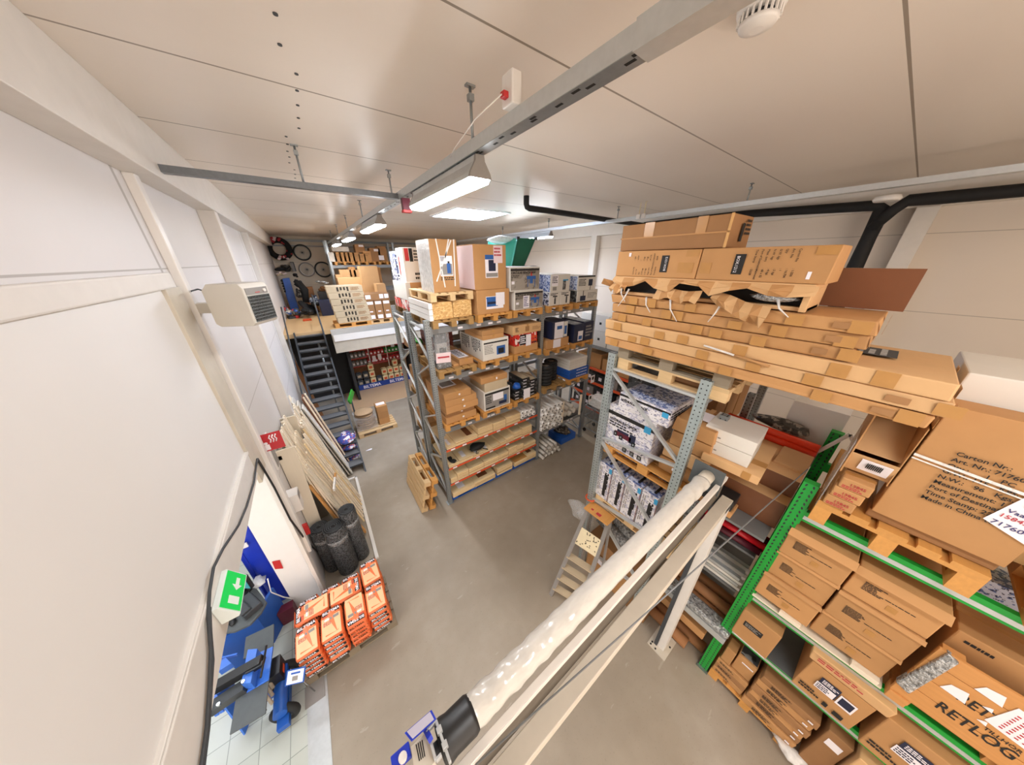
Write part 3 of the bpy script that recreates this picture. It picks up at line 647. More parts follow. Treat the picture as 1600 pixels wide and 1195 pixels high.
# box body: front face E-B-C-D , left sloping face
P1,P2,P3,P4=[v+V((0,0,dz)) if v in () else v for v in (E_,D_,C_,B_)]
up=V((0,0,max(0,dz)))
lo=[V((E_.x,6.0,4.965)),V((D_.x,6.0,4.965)),V((C_.x,6.0,C_.z)),V((B_.x,6.0,B_.z))]
b.prism(lo,(0,.03,0),1); bkl=[V((A.x-.02,6.85,A.z)),V((A.x+.25,6.85,4.965))]
b.prism([lo[0],lo[3],V((lo[3].x-.35,6.8,lo[3].z+.0)),V((lo[0].x-.1,6.8,4.965))],(.02,0,0),0)
b.prism([lo[1],lo[2],V((lo[2].x,6.8,lo[2].z)),V((lo[1].x,6.8,4.965))],(-.02,0,0),0)
b.prism([V((lo[0].x-.1,6.8,4.965)),V((lo[1].x,6.8,4.965)),V((lo[2].x,6.8,lo[2].z)),V((lo[3].x-.35,6.8,lo[3].z))],(0,.03,0),0)
b.box(lo[0].x-.08,lo[1].x,6.02,6.8,4.962,4.975,0)
b.v=[v-o for v in b.v]; b.part('skip_body',sk)
for p in (lo[2],lo[3]):
    b=MB('dark_grey'); b.box(p.x-.04,p.x+.04,5.97,6.03,p.z-.03,p.z+.03); b.v=[v-o for v in b.v]; b.part('rim_bracket',sk)
b=MB('film_strong'); b.blob((lo[3].x-.25,6.4,lo[3].z-.03),.28,.3,.1,seed=4,am=.5); b.thing('plastic_sheet','crumpled blue-white plastic sheet lying on the green skip','plastic sheet')
# black sacks and board on the drill press box
zt2=max(v.z for v in (pt('a2',945,580,Y=YFR),))+.005
carton('flat brown cardboard sheet under the folded black sacks',4.45,5.0,5.66,6.0,4.965,5.0,'card')
for i,(x,s) in enumerate(((4.55,3),(4.83,3))):
    b=MB('black_matte')
    for k in range(s): b.blob((x+.015*k,5.82,5.03+k*.062),.135,.15,.034,seed=k+i*5,am=.2)
    b.thing('folded_sacks','%s bundle of folded black sacks beside the green skip'%('left','right')[i],'sacks')
# ---- third level
z=3.25; zt=z+T
pal('old wooden pallet under the bagged tool and the long carton, second level',2.02,z,'pallet_old')
bg=thing('bagged_tool','tall dark item in a clear bag with a pink note, second level','bagged item',(1.80,4.85,zt))
b=MB('dark_grey','black_matte','picture_grey'); b.box(-.13,.13,-.1,.1,0,.14,1); b.box(-.10,.10,-.08,.08,.14,.5,2); b.box(-.11,.11,-.07,.07,.5,.68,0); b.box(-.06,.07,-.1,-.08,.2,.42,1); b.part('tool_body',bg,.01)
b=MB('film'); b.box(-.15,.15,-.12,.12,0,.74); b.part('clear_bag',bg,.03)
b=MB('paper_pink'); b.prism([V((-.17,-.13,.15)),V((.12,-.13,.12)),V((.14,-.125,.32)),V((-.15,-.125,.34))],(0,-.002,0)); b.part('paper_note',bg)
b=MB('ink_red'); b.prism([V((-.13,-.134,.24)),V((.1,-.134,.22)),V((.1,-.134,.25)),V((-.13,-.134,.27))],(0,-.001,0)); b.part('printed_text',bg)
carton('long flat brown carton with a printed top beside the bagged tool, second level',2.09,2.40,4.70,5.75,zt,zt+.13,'card',dec=[('r','T',.15,.1,.85,.65,'paper','printed_label'),('l','T',.2,.15,.8,.6,9,'ink',.003)],tape='y')
carton('flat brown carton beside the bagged tool on the second level',1.97,2.08,4.72,5.6,zt,zt+.05,'card')
for i in range(5): carton('dark red plastic tray in the stack behind the bagged tool, %s from the bottom'%ORD[i],1.95,2.55,5.98,6.5,3.40+i*.085,3.48+i*.085,'brown_tray',name='plastic_tray',cat='tray',group='dark red trays')
pallet('pallet under the dark red trays in the back row',2.2,6.47,3.25,PI/2,'pallet_old',PB)
pal('orange wooden pallet under the white tyre machine box',2.93,z)
_,_,z2=ra('a3',(780,605),(1085,285),zt,1.05,'big white box with a blue engine crane picture on the second level',x0=2.60,x1=3.24,mat='card_white',dec=[('r','S',.04,.80,.94,.87,'ink','printed_band'),('r','S',.52,.2,.86,.62,'picture_blue','product_picture'),('r','S',.58,.25,.8,.5,'ink','product_picture',.0014),('l','S',.06,.3,.4,.75,6,'picture_grey'),('v','W',.08,.3,.45,.95,6,'ink'),('v','W',.55,.3,.92,.95,6,'ink')])
_,_,z3=ra('a3',(780,320),(1035,250),z2,.8,'lower flat brown carton on the white box of the second level',x0=2.61,x1=3.12,h=.09,tape='y')
ra('a3',(780,250),(1040,175),z3,.8,'upper flat brown carton on the white box of the second level',x0=2.60,x1=3.13,h=.10,tape='y')
pal('orange wooden pallet under the red and black box',3.77,z)
_,_,z2=ra('a3',(1100,520),(1490,410),zt,1.0,'low open brown tray holding the red and black box',x0=3.40,x1=4.08,h=.17)
_,_,z3=ra('a3',(1095,460),(1470,290),z2,.9,'red and black printed box with orange flames and a white note',x0=3.42,x1=4.05,h=.26,mat='print_redblack',dec=[('r','S',.2,.05,.5,.95,'ink','printed_band'),('l','S',.22,.15,.48,.85,4,'paper',.0014),('r','S',.47,-.1,.70,.9,'paper','paper_note',.003),('r','S',.72,.2,.95,.35,'orange_paint','product_picture'),('r','S',.72,.55,.95,.7,'orange_paint','product_picture')])
ra('a3',(1040,330),(1520,170),z3,1.0,'wide flat brown carton on top of the red and black box',x0=3.36,x1=4.16,h=.20,mat='card_light',tape='y',dec=[('l','S',.08,.3,.2,.8,4,'ink'),('r','S',.42,.25,.56,.8,'card_dark','printed_mark'),('l','S',.68,.3,.95,.7,3,'card_dark')])
# right bay second level
z=3.18; zt=z+T
pal('orange wooden pallet under the navy grinder box with the white note',4.74,z); pal('orange wooden pallet under the two navy vacuum boxes',5.68,z)
_,_,z2=ra('a6',(150,305),(322,195),zt,1.0,'low brown carton under the navy grinder box, white note on its front',x0=4.37,x1=5.12,h=.22,dec=[('r','S',.28,.0,.62,.95,'paper','paper_note')])
ra('a6',(190,220),(305,100),z2,.6,'navy and white appliance box standing on the low brown carton',x0=4.52,x1=5.05,h=.42,mat='picture_navy',dec=[('r','S',.15,.02,.72,.97,'paper','printed_label'),('r','S',.3,.55,.62,.75,'picture_blue','product_picture',.0016),('r','S',.74,.05,.98,.95,'card_white','printed_label'),('r','S',.78,.2,.94,.7,'picture_blue','product_picture',.0016)])
carton('left navy vacuum cleaner box on the right pallet of the second level',5.30,5.68,4.64,5.5,zt,zt+.48,'picture_navy',dec=[('r','S',.42,.08,.92,.62,'paper','printed_label'),('r','S',.5,.15,.84,.35,'picture_blue','product_picture',.0016),('r','T',.05,.05,.95,.95,'print_dark','printed_label')])
carton('right navy vacuum cleaner box on the right pallet of the second level',5.70,6.06,4.64,5.5,zt,zt+.50,'picture_navy',dec=[('l','S',.15,.2,.9,.85,4,'picture_grey'),('r','T',.05,.05,.95,.95,'print_dark','printed_label')])
# ---- second bay level 3 (z 2.06)
z=2.06; zt=z+T
pal('orange wooden pallet under the stack of five brown cartons',2.02,z)
for i,(x0,x1,d,m) in enumerate(((1.66,2.36,0,'card'),(1.67,2.34,.04,'card_dark'),(1.68,2.42,0,'card'),(1.68,2.39,.0,'card'),(1.67,2.27,.0,'card'))):
    h=(.145,.085,.155,.145,.15)[i]; zz=zt+sum((.145,.085,.155,.145,.15)[:i])+.002*i
    carton('flat brown carton in the five high stack at the left end, %s from the bottom'%ORD[i],x0,x1,4.64+d,5.7,zz,zz+h,m,group=None,tape=('y','tape'),dec=[('r','S',.52,.4,.58,.65,'paper','printed_label',.0012)]+([('r','T',.15,.3,.7,.75,'paper','paper_note'),('r','T',.2,.35,.65,.7,'picture_grey','product_picture',.0015)] if i==4 else []))
pal('orange wooden pallet under the boxed garden machine',2.91,z)
_,_,z2=ra('a4',(765,660),(1080,340),zt,1.1,'white box with a blue mower picture in the middle of the third level',x0=2.57,x1=3.27,h=.47,mat='card_white',dec=[('r','S',.03,.06,.95,.90,'picture_grey','printed_label'),('r','S',.03,.82,.95,.92,'ink','printed_band',.0014),('r','S',.32,.45,.72,.8,'paper','paper_note',.003),('r','S',.55,.15,.85,.32,'picture_navy','product_picture',.0016),('r','S',.74,.3,.86,.6,'picture_blue','product_picture',.002),('l','S',.06,.35,.28,.75,4,'ink',.0016),('r','S',.05,.08,.4,.16,'ink','printed_band',.0016)])
_,_,z3=ra('a4',(765,430),(1045,260),z2,.7,'dusty off-white carton on the boxed garden machine',x0=2.60,x1=3.19,h=.21,mat='card_grey')
ra('a4',(700,310),(1045,170),z3,.8,'flat brown carton topmost in the middle of the third level',x0=2.52,x1=3.20,h=.13,tape='y',dec=[('r','S',.55,.3,.6,.7,'paper','printed_label')])
pal('orange wooden pallet under the pile of black boxes',3.77,z)
r=random.Random(3); n=0
for row in range(6):
    for c in range(3):
        if row==5 and c!=1: continue
        if row>=3 and c==0: continue
        x0=3.42+c*.235; zz=zt+row*.085
        carton('small black printed box in the third level pile, row %d from below, %s'%(row+1,('left','middle','right')[c]),x0+r.uniform(-.004,.004),x0+.225,4.65+r.uniform(0,.03),5.25,zz,zz+.083,'print_dark' if (row+c)%2 else 'black_plastic',group=None,dec=[('l','S',.1,.3,.8,.7,1,'paper'),('r','T',.1,.05,.9,.95,'card_grey' if row>3 else 'dark_grey','printed_label')])
b=MB('blue_paint'); b.blob((3.53,4.74,zt+.255+.09),.10,.10,.085,seed=3,am=.3); b.thing('blue_pump','shiny blue pump in clear wrap on the left of the black boxes','pump')
MB('paper').box(3.66,3.86,4.615,4.62,zt-.02,zt+.26).thing('paper_note','white price note hanging in front of the black boxes','note')
# right bay level 3 : tyres and cartons
z=2.14
pal('old wooden pallet under the two stacks of tyres',4.72,z,'pallet_old'); pal('orange wooden pallet under the white and blue cartons',5.64,z)
zt=z+T; tyre=None
for s,(x,y,n) in enumerate(((4.56,4.86,6),(4.93,5.05,6))):
    for i in range(n):
        if tyre is None:
            tyre=thing('tyre','black wheel barrow tyre','tyre',(0,0,0),0)
            b=MB('rubber'); b.lathe([(.10,0.006),(.165,0),(.185,.02),(.188,.045),(.185,.068),(.165,.09),(.10,.084),(.09,.045)],(0,0,0),24); b.part('tread',tyre)
            b=MB('picture_grey'); b.lathe([(.03,.03),(.1,.02),(.1,.07),(.03,.06)],(0,0,0),20); b.part('wheel_rim',tyre,label='grey metal rim')
            o=tyre
        else: o=copy_tree(tyre)
        o.location=(x,y,zt+i*.0905); tag(o,'small black tyre in the %s stack on the third level, %s from the bottom'%(('front left','rear right')[s],ORD[i]),'tyre','small tyres in two stacks')
for i in range(3): carton('blue printed flat carton, %s from the bottom, beside the tyres'%ORD[i],5.28,6.05,4.64,5.6,zt+i*.09,zt+i*.09+.088,'blue_paint',dec=[('l','S',.35,.3,.95,.7,1,'paper')],group='blue flat cartons')
for i in range(4): carton('white flat carton, %s from the bottom, on top of the blue cartons'%ORD[i],5.26,5.98,4.66,5.6,zt+.272+i*.075,zt+.272+i*.075+.073,'card_white',group='white flat cartons')
# ---- timber panels on the shelves of the left bay
def stacks(z,spec,lab,y=4.71):
    n=0
    for i,(x0,x1,h,d,m) in enumerate(spec):
        top=h
        dec=[]
        if m=='spot': dec=[('r','T',.25,.1,.7,.5,'mdf','printed_label')]; m='pine_y'
        elif m=='note': dec=[('r','T',.3,.08,.6,.32,'paper','paper_note')]; m='pine_y'
        w=x1-x0
        o=thing('board_stack','%s stack of pale pine boards on the %s'%(ORD[i]+' from the left',lab),'boards',((x0+x1)/2,y+d/2,z),0,'pine board stacks')
        b=MB('stack_pine',m if m in MATS else 'pine_y'); b.box(-w/2,w/2,-d/2,d/2,0,h,0,ms=[0,1,0,0,0,0])
        rr=random.Random(i+int(z*50))
        for k in range(int(h/.04)): b.box(-w/2-.002,w/2+.002-rr.uniform(0,.02),-d/2-rr.uniform(0,.014),-d/2,k*.04+.002,k*.04+.034,0)
        b.part('boards',o)
        for e in dec: Face((w,d,h),'T').rect(mb:=MB(e[6]),*e[2:6]); mb.part(e[7],o)
def xs(z,y,pairs):
    out=[]
    for (px0,px1,py,h,d,m) in pairs:
        a=pt('a5',px0,py[0],Z=z); c=pt('a5',px1,py[1],Z=z); out.append([pt('a5',px0,py[0],Y=y).x,pt('a5',px1,py[1],Y=y).x,h,d,m])
    for i in range(len(out)-1):
        if out[i][1]>out[i+1][0]-.004: m=(out[i][1]+out[i+1][0])/2; out[i][1]=m-.003; out[i+1][0]=m+.003
    out[0][0]=max(out[0][0],1.62); out[-1][1]=min(out[-1][1],4.19); return out
stacks(1.54,xs(1.54,4.71,[(180,312,(520,470),.05,1.0,'note'),(318,430,(468,425),.10,1.0,'pine_y'),(434,570,(425,370),.09,1.0,'spot'),(576,745,(368,300),.24,1.0,'pine_y'),(752,895,(296,240),.22,1.0,'pine_y'),(902,1066,(238,180),.24,1.0,'pine_y')]),'upper orange edged shelf')
stacks(1.03,xs(1.03,4.71,[(205,355,(745,680),.07,1.0,'pine_y'),(360,515,(680,615),.08,1.0,'note'),(520,635,(612,565),.05,1.0,'note'),(640,742,(562,520),.05,1.0,'note'),(746,832,(518,480),.05,1.0,'pine_y'),(836,896,(478,450),.10,1.0,'pine_y'),(900,988,(448,415),.14,1.0,'pine_y'),(992,1085,(412,375),.22,1.0,'pine_y'),(1090,1200,(370,330),.24,1.0,'pine_y')]),'middle orange edged shelf')
stacks(.57,xs(.57,4.71,[(222,330,(890,850),.14,1.0,'pine_y'),(335,465,(850,800),.20,1.0,'pine_y'),(472,642,(795,730),.18,1.0,'pine_y'),(648,815,(728,665),.19,1.0,'pine_y'),(820,928,(660,620),.19,1.0,'pine_y'),(934,1028,(610,580),.25,1.0,'pine_y'),(1032,1102,(575,550),.22,1.0,'pine_y'),(1108,1270,(545,480),.13,1.0,'pine_y')]),'lowest orange edged shelf')
for i,(x0,x1) in enumerate(((1.62,2.80),(2.86,3.36),(3.42,4.19))):
    pallet('blue painted pallet on the floor under the timber shelves, %s from the left'%ORD[i],(x0+x1)/2,5.15,0,0,'blue_paint','blue pallets under the timber',l=x1-x0,d=.8)
stacks(T,[[1.62,2.20,.12,.95,'note'],[2.205,2.80,.14,.95,'spot'],[2.87,3.35,.20,.95,'pine_y'],[3.43,3.86,.15,.95,'pine_orange'],[3.865,4.19,.17,.95,'spot']],'blue pallets on the floor',y=4.68)
b=MB('black_matte'); p=pt('a5',500,470,Z=1.16); b.blob((2.42,4.86,1.19),.19,.13,.08,seed=2,am=.3); b.path([(2.35,4.75,1.14),(2.31,4.705,1.12),(2.37,4.70,1.115)],.012,6); b.path([(2.52,4.76,1.14),(2.6,4.71,1.12),(2.63,4.70,1.1)],.012,6); b.thing('black_bundle','black bundle with trailing straps on the middle timber shelf','bundle')
b=MB('black_matte'); b.blob((1.72,4.88,1.13),.05,.1,.03,seed=5,am=.4); b.blob((1.76,4.77,1.13),.06,.06,.035,seed=8,am=.4); b.thing('black_bundle','smaller tangled black strap lying at the left end of the middle timber shelf','bundle')
b=MB('pallet_orange')
for k in range(3): b.box(4.02+.02*k,4.18,4.72,5.0,1.035+k*.04,1.07+k*.04)
b.thing('board_offcuts','orange board offcuts at the right end of the middle timber shelf','offcuts') if False else None
# white rolls on the upper shelf
roll=None
def rollthing(label,x,y,z,r,l,grp,axis='y',mat='white_gloss'):
    o=thing('plastic_roll',label,'roll',(x,y,z),0,grp)
    b=MB(mat); b.lathe([(r*.35,0),(r*.90,0),(r*.98,.012),(r*.98,l-.01),(r*.9,l),(r*.35,l)],(0,0,0),14,axis=(0,1,0)); b.part('foil',o)
    b=MB('dark_grey'); b.cyl((0,-.002,0),(0,.03,0),r*.36,n=10); b.part('core_hole',o); return o
def ball(z0,x0,nx,nrow,r,y,l,lab,grp,mat='white_gloss',dec=0):
    src=None; n=0
    for row in range(nrow):
        for i in range(nx-row*dec):
            x=x0+r+i*2*r+(row%2)*r*(.9 if dec else 0)+row*dec*r*(.1 if dec else 0); zz=z0+r+row*(2*r if not dec else 1.78*r)
            if src is None: src=rollthing(lab+', first of the bottom row',x,y,zz,r,l,grp,mat=mat); o=src
            else: o=copy_tree(src); o.location=(x,y+((i*7+row*5)%9-4)*.011,zz)
            tag(o,'%s, %s in row %d from below'%(lab,ORD[i],row+1),'roll',grp)
ball(1.54,3.66,4,2,.062,4.72,.55,'white roll in the wrapped pack on the timber shelf','wrapped white rolls')
# right bay lower: rolls of film on the shelf and bundles of white tubes on the floor
ball(.92,4.32,7,6,.060,4.66,1.0,'white film roll stacked end to the front','white film rolls')
rr=random.Random(9)
b=MB('white_gloss'); 
for i in range(4):
    y=4.76+.0*i; b=MB('wrapped_white'); b.lathe([(.02,0),(.085,.01),(.085,.92),(.02,.93)],(5.2+i*.19,4.74,1.03+(.05 if i%2 else 0)),14,axis=(.0,1,.1)); b.thing('plastic_roll','thick white foil roll lying to the right of the rolls, %s from the left'%ORD[i],'roll','thick white foil rolls')
for i in range(3):
    b=MB('card_light' if i==0 else 'wrapped_white'); b.lathe([(.02,0),(.065,.01),(.065,.9),(.02,.91)],(5.26+i*.2,4.76,1.25),12,axis=(.0,1,.06)); b.thing('cardboard_tube','tube resting on the thick white foil rolls, %s from the left'%ORD[i],'tube','tubes on the foil rolls')
for i,x in enumerate((5.16,5.92)):
    b=MB('pine_z'); b.box(x-.03,x+.03,4.66,4.70,.93,1.62); b.thing('timber_post','upright pale timber post holding the rolls, %s one'%('left','right')[i],'timber post')
n=0
for row in range(4):
    for i in range(6-row):
        x=4.38+i*.13+row*.065+rr.uniform(-.01,.01); z=.06+row*.105; b=MB('wrapped_white'); k=.4+rr.uniform(0,.08)
        b.lathe([(.02,0),(.048,.01),(.05,.5),(.05,1.15),(.02,1.16)],(x,4.52+rr.uniform(0,.1),z),10,axis=(0.0,1,0)); b.thing('wrapped_tube','white wrapped tube piled on the floor, row %d, %s from the left'%(row+1,ORD[i]),'tube','white wrapped tubes on the floor'); n+=1
carton('blue plastic crate on the floor under the film rolls',5.3,5.95,4.75,5.35,0,.22,'blue_paint',name='plastic_crate',cat='crate')
b=MB('clutter'); b.blob((5.62,5.05,.30),.26,.24,.12,seed=11,am=.4); b.thing('metal_parts','heap of grey metal parts in the blue crate','parts heap',kind='stuff')
# ---- back row, lower levels at the left end
for lv,z in enumerate((3.25,2.06,.95)):
    if lv: pallet('pallet in the back row at the stairs end, %s level'%('third','fourth')[lv-1],2.05,6.47,z,PI/2,'pallet_old',PB)
    for i in range((0,4,3)[lv]):
        carton('flat brown carton in the back row, stairs end, %s level, %s from below'%(('','third','fourth')[lv],ORD[i]),1.68,2.42,5.95,7.0,z+T+i*.16,z+T+i*.16+.155,'card',group='cartons of the back row',tape='y')
carton('open brown carton with green bags in the back row, second level',1.63,1.93,5.95,6.9,3.40,3.58,'card_dark')
b=MB('green_can','film_strong'); b.blob((1.78,6.3,3.62),.12,.2,.06,seed=3,am=.4); b.thing('green_bags','green plastic bags in the open carton of the back row','bags')
carton('navy carton in the back row above the open carton',1.66,2.4,6.55,7.0,3.85,4.02,'picture_navy') if False else None
for i in range(6):
    x0=1.66+i*.42; carton('stack of pale boards low in the back row, %s from the stairs end'%ORD[i],x0,x0+.40,6.0,6.95,.02,.5+.1*(i%3),'stack_pine',name='board_stack',cat='boards',group='board stacks of the back row')
# shop side pallet leaning at the end of the rack
lp=pallet('pale wooden pallet leaning upright against the end of the double rack',1.14,5.18,.0,0,'pallet_pine','leaning pallets')
lp2=pallet('orange wooden pallet leaning behind the pale one at the rack end',1.14,5.18,.0,0,'pallet_orange','leaning pallets')
for o,xo,tilt in ((lp,1.11,.22),(lp2,1.28,.20)):
    # long side up, deck facing -x, leaning towards +x
    R=M.Rotation(tilt,4,'Y')@M(((0,0,-1),(-1,0,0),(0,1,0))).to_4x4()
    o.matrix_world=M.Translation((xo,5.41 if o is lp else 5.38,.4*math.cos(tilt)+.001))@R
# ================================================================ long cartons on the rack by the roll door
z=4.03
pallet('pale wooden pallet under the stack of long cartons, lower one',3.41,1.26,z,PI/2,'pallet_pine','pallets under the long cartons')
pallet('dark stamped wooden pallet directly under the long cartons',3.41,1.28,z+T,PI/2,'pallet_grey','pallets under the long cartons')
# the 1.2 m side lies along the aisle
zt=z+2*T
def long_carton(label,y0,y1,z0,z1,x0=2.95,x1=3.85,mat='card_light',tapes=6,dec=(),seed=0,dent=.01):
    o=carton(label,x0,x1,y0,y1,z0,z1,mat,dec=list(dec)or[('r','W',.90,.25,.94,.7,'card_dark','printed_mark')],name='long_carton',dent=dent,bev=.01)
    r=random.Random(seed); w,d,h=x1-x0,y1-y0,z1-z0; t=MB('tape'); F=Face((w,d,h),'W',dent+.001); n=tapes
    for i in range(n):
        u=(i+.5)/n+r.uniform(-.06,.06); F.rect(t:=MB('tape'),u,r.uniform(0,.1),u+.1/d,r.uniform(.75,1),0); t.part('packing_tape',o)
    F2=Face((w,d,h),'S',dent+.001); F2.rect(t:=MB('tape'),.0,.15,.12,.8); t.part('packing_tape',o); F2.rect(t:=MB('tape'),.5,.1,.62,1); t.part('packing_tape',o); return o
long_carton('lowest long flat carton of the cardboard stack, on the pallets',-.37,2.06,zt,zt+.098,seed=1,mat='card')
long_carton('second lowest long flat carton of the cardboard stack',-.40,2.08,zt+.1,zt+.198,seed=2)
long_carton('third long carton of the stack, with a picture label on its exposed top',-.37,2.08,zt+.2,zt+.315,seed=3,dec=[('r','T',.42,.10,.74,.20,'dark_grey','printed_label'),('l','T',.45,.115,.72,.185,3,'galv_light',.003)],mat='card_light')
b=MB('card','film_strong'); b.path([(2.935,.75,4.53),(2.925,.6,4.52),(2.93,.45,4.5)],.012,6,0); b.path([(2.93,.95,4.56),(2.92,.8,4.545),(2.925,.7,4.53)],.01,6,1); b.thing('torn_tape','torn strip of tape and cardboard hanging on the third long carton','torn tape')
z6=zt+.317
long_carton('fourth long carton of the stack, shorter than the three below',.07,2.02,z6,z6+.098,2.97,3.7,seed=4,mat='card')
long_carton('fifth long carton of the stack, just under the sagging one',.03,2.03,z6+.1,z6+.198,2.97,3.7,seed=5,mat='card')
long_carton('sixth long carton of the stack, sagging under the torn carton',.02,2.05,z6+.2,z6+.298,2.97,3.7,seed=6,mat='card',dent=.02)
# torn carton
zt7=z6+.30; z7=5.135
tc=thing('torn_carton','long torn carton with burst side and crumpled flaps, seventh in the cardboard stack','box',(3.22,1.22,zt7))
o=V((3.22,1.22,zt7)); hh=z7-zt7
b=MB('card_light','black_matte'); b.box(-.245,.25,-.83,.84,hh-.035,hh,0); b.box(-.2,.25,-.83,.84,0,.03,0); b.box(.2,.25,-.83,.84,.03,hh-.035,0); b.box(-.24,.2,-.83,-.79,0,hh-.035,0); b.box(-.24,.2,.80,.84,0,hh-.035,0); b.box(-.13,-.11,-.79,.8,.03,hh-.035,1)
b.part('carton_shell',tc,.004)
def flap(name,pts_top,drop,seed,mat='card_light',out=.05,parent=tc,lab=None):
    r=random.Random(seed); b=MB(mat,'card'); n=len(pts_top); th=.008
    top=[V(p) for p in pts_top]; mid=[p+V((-out*r.uniform(.3,1),r.uniform(-.01,.01),-d*.5)) for p,d in zip(top,drop)]; low=[p+V((-out*r.uniform(-.2,1.2),r.uniform(-.02,.02),-d)) for p,d in zip(top,drop)]
    for i in range(n-1):
        for A,B2 in ((top,mid),(mid,low)):
            b.prism([A[i],A[i+1],B2[i+1],B2[i]],(.006,0,.0),(i%2))
    b.part(name,parent)
N=14
flap('torn_flap',[(-.25,.84-i*.13,hh-.012) for i in range(N)],[.05+.035*math.sin(i*1.7)+.02*(i%3) for i in range(N)],1)
flap('torn_flap',[(-.252,.30-i*.06,.10+.01*math.sin(i)) for i in range(8)],[.10+.02*math.sin(i*2) for i in range(8)],3,out=.07)
flap('torn_flap',[(-.252,-.22-i*.06,.10-.012*i+.012*math.sin(i)) for i in range(8)],[.09+.012*i for i in range(8)],5,out=.08)
flap('torn_flap',[(-.25,.84-i*.05,.12) for i in range(5)],[.1,.06,.11,.05,.08],6,out=.09)
b=MB('card'); b.prism([V((-.24,.84,.14)),V((-.36,.90,.17)),V((-.33,.95,.11)),V((-.24,.86,.07))],(0,.006,.004)); b.part('torn_flap',tc)
for (y,z0,l,sw) in ((.72,.1,.17,.08),(.62,.07,.2,-.1),(.15,.02,.22,.12),(-.3,.02,.18,-.06),(-.66,.08,.12,.1),(.4,.0,.15,.08)): b=MB('film_strong'); b.path([(-.26,y,z0),(-.285,y-sw*.3,z0-l*.5),(-.275,y-sw,z0-l)],[.012,.007,.004],5); b.part('film_strip',tc)
b=MB('silver_film'); b.blob((-.22,-.62,.09),.05,.14,.035,seed=3,am=.3); b.part('foam_lining',tc)
# the two printed cartons, one of them upside down, and the dark one on top
def printed_carton(label,y0,y1,flip):
    o=carton(label,2.98,3.42,y0,y1,z7+.002,5.395,'card',name='carton',dec=[('r','W',.86,.75,.99,.97,'tape','packing_tape'),('r','W',.80 if flip else .02,.2,.96 if flip else .12,.55,'tape','packing_tape'),('r','W',.17 if flip else .86,.78 if flip else .12,.20 if flip else .885,.92 if flip else .32,'paper','printed_label')],dent=.006,bev=.008)
    w,d,h=.44,y1-y0,.258; F=Face((w,d,h),'W',.0075); mb=MB('ink'); 
    u=.60 if flip else .31; F.rect(mb,u,.2 if not flip else .2,u+.085,.80,0); mb.part('printed_mark',o)
    put_text(o,'BOX:1212',.030,'paper',F.at(u+.018,.75,.002) if not flip else F.at(u+.068,.25,.002),F.U,F.N,rot=-90 if not flip else 90)
    for i,(t,e) in enumerate((('Time Stamp',': 22/28'),('Port of Destination',': Halmstad'),('Meas. (cm)',': 60 x 32'),('N.W. kgs',': 4 kgs'),('G.W. kgs',': 5 kgs'),('Qty',': 1'),('Art. No',': 16-704'),('Carton No',': 1-250'))):
        uu=(.46+i*.042) if not flip else (.55-i*.04)
        for s,v in ((t,.92),(e,.40)):
            put_text(o,s,.020 if not flip else .017,'ink',F.at(uu,v if not flip else 1-v),F.U,F.N,rot=-90 if not flip else 90)
printed_carton('left brown carton with a black box number printed upside down, on the torn carton',1.20,2.06,True)
printed_carton('right brown carton with a black box number and shipping text, on the torn carton',.34,1.19,False)
b=MB('film'); b.box(2.985,3.40,.325,.338,5.15,5.385); b.thing('plastic_wrap','clear plastic wrap around the end of the right printed carton','plastic wrap') if False else None
tb=carton('dark brown carton topmost of the cardboard stack, touching the cable tray',3.02,3.45,1.02,2.08,5.397,5.655,'card_dark',rz=-.03,dec=[('r','W',.0,.45,1,.5,'card','carton_seam'),('r','W',.26,.5,.36,1,'tape','packing_tape'),('r','W',.74,.5,.82,1,'tape','packing_tape'),('r','S',.45,.2,.56,.75,'ink','printed_mark'),('l','S',.62,.4,.9,.9,4,'ink'),('r','W',.98,0,1,1,'tape_light','packing_tape')],dent=.008,bev=.008)
# brown board standing behind the stack, white carton with tape further right
bb=thing('brown_board','dark brown board with pale edge standing behind the long cartons','board',(3.62,.45,z6+.30))
b=MB('mdf','cream'); b.box(-.015,.015,-.49,.5,0,.30,0,ms=[1,1,1,1,0,0]); b.part('board_panel',bb)
wc=carton('white carton with brown tape standing right behind the large brown carton',3.49,4.3,-1.7,-.43,3.40,4.60,'card_white',dec=[('r','W',.42,0,.52,1,'tape_light','packing_tape'),('r','T',0,.42,1,.5,'tape_light','packing_tape')])
# ================================================================ jack boxes and cartons in the end bay
pallet('wooden pallet under the big floor jack box',3.41,1.26,2.70,PI/2,'pallet_orange','pallets in the jack bay')
pallet('wooden pallet under the upright row of jack boxes',3.41,1.26,1.68,PI/2,'pallet_pine','pallets in the jack bay')
zt=2.70+T
JW=[('r','W',.0,.78,1,.86,'ink','printed_band'),('t','W','HYDRAULIC JACK',.06,.66,.05,'ink'),('l','W',.06,.52,.6,.64,2,'ink'),('r','W',.80,.72,.93,.86,'picture_cyan','printed_label',.0016)]
def jackpic(F,o,u,v,s):
    b=MB('picture_navy','red_dark','black_matte','galv')
    F.rect(b,u,v,u+.34*s,v+.10*s,1,.001); F.rect(b,u+.04*s,v+.1*s,u+.28*s,v+.15*s,0,.001); F.rect(b,u+.30*s,v-.02*s,u+.42*s,v+.17*s,0,.001)
    for (a,c) in ((u-.02*s,v-.02*s),(u+.1*s,v-.05*s),(u+.36*s,v-.07*s)): F.rect(b,a,c,a+.07*s,c+.1*s,2,.0014); F.rect(b,a+.02*s,c+.03*s,a+.05*s,c+.07*s,3,.0018)
    b.part('product_picture',o)
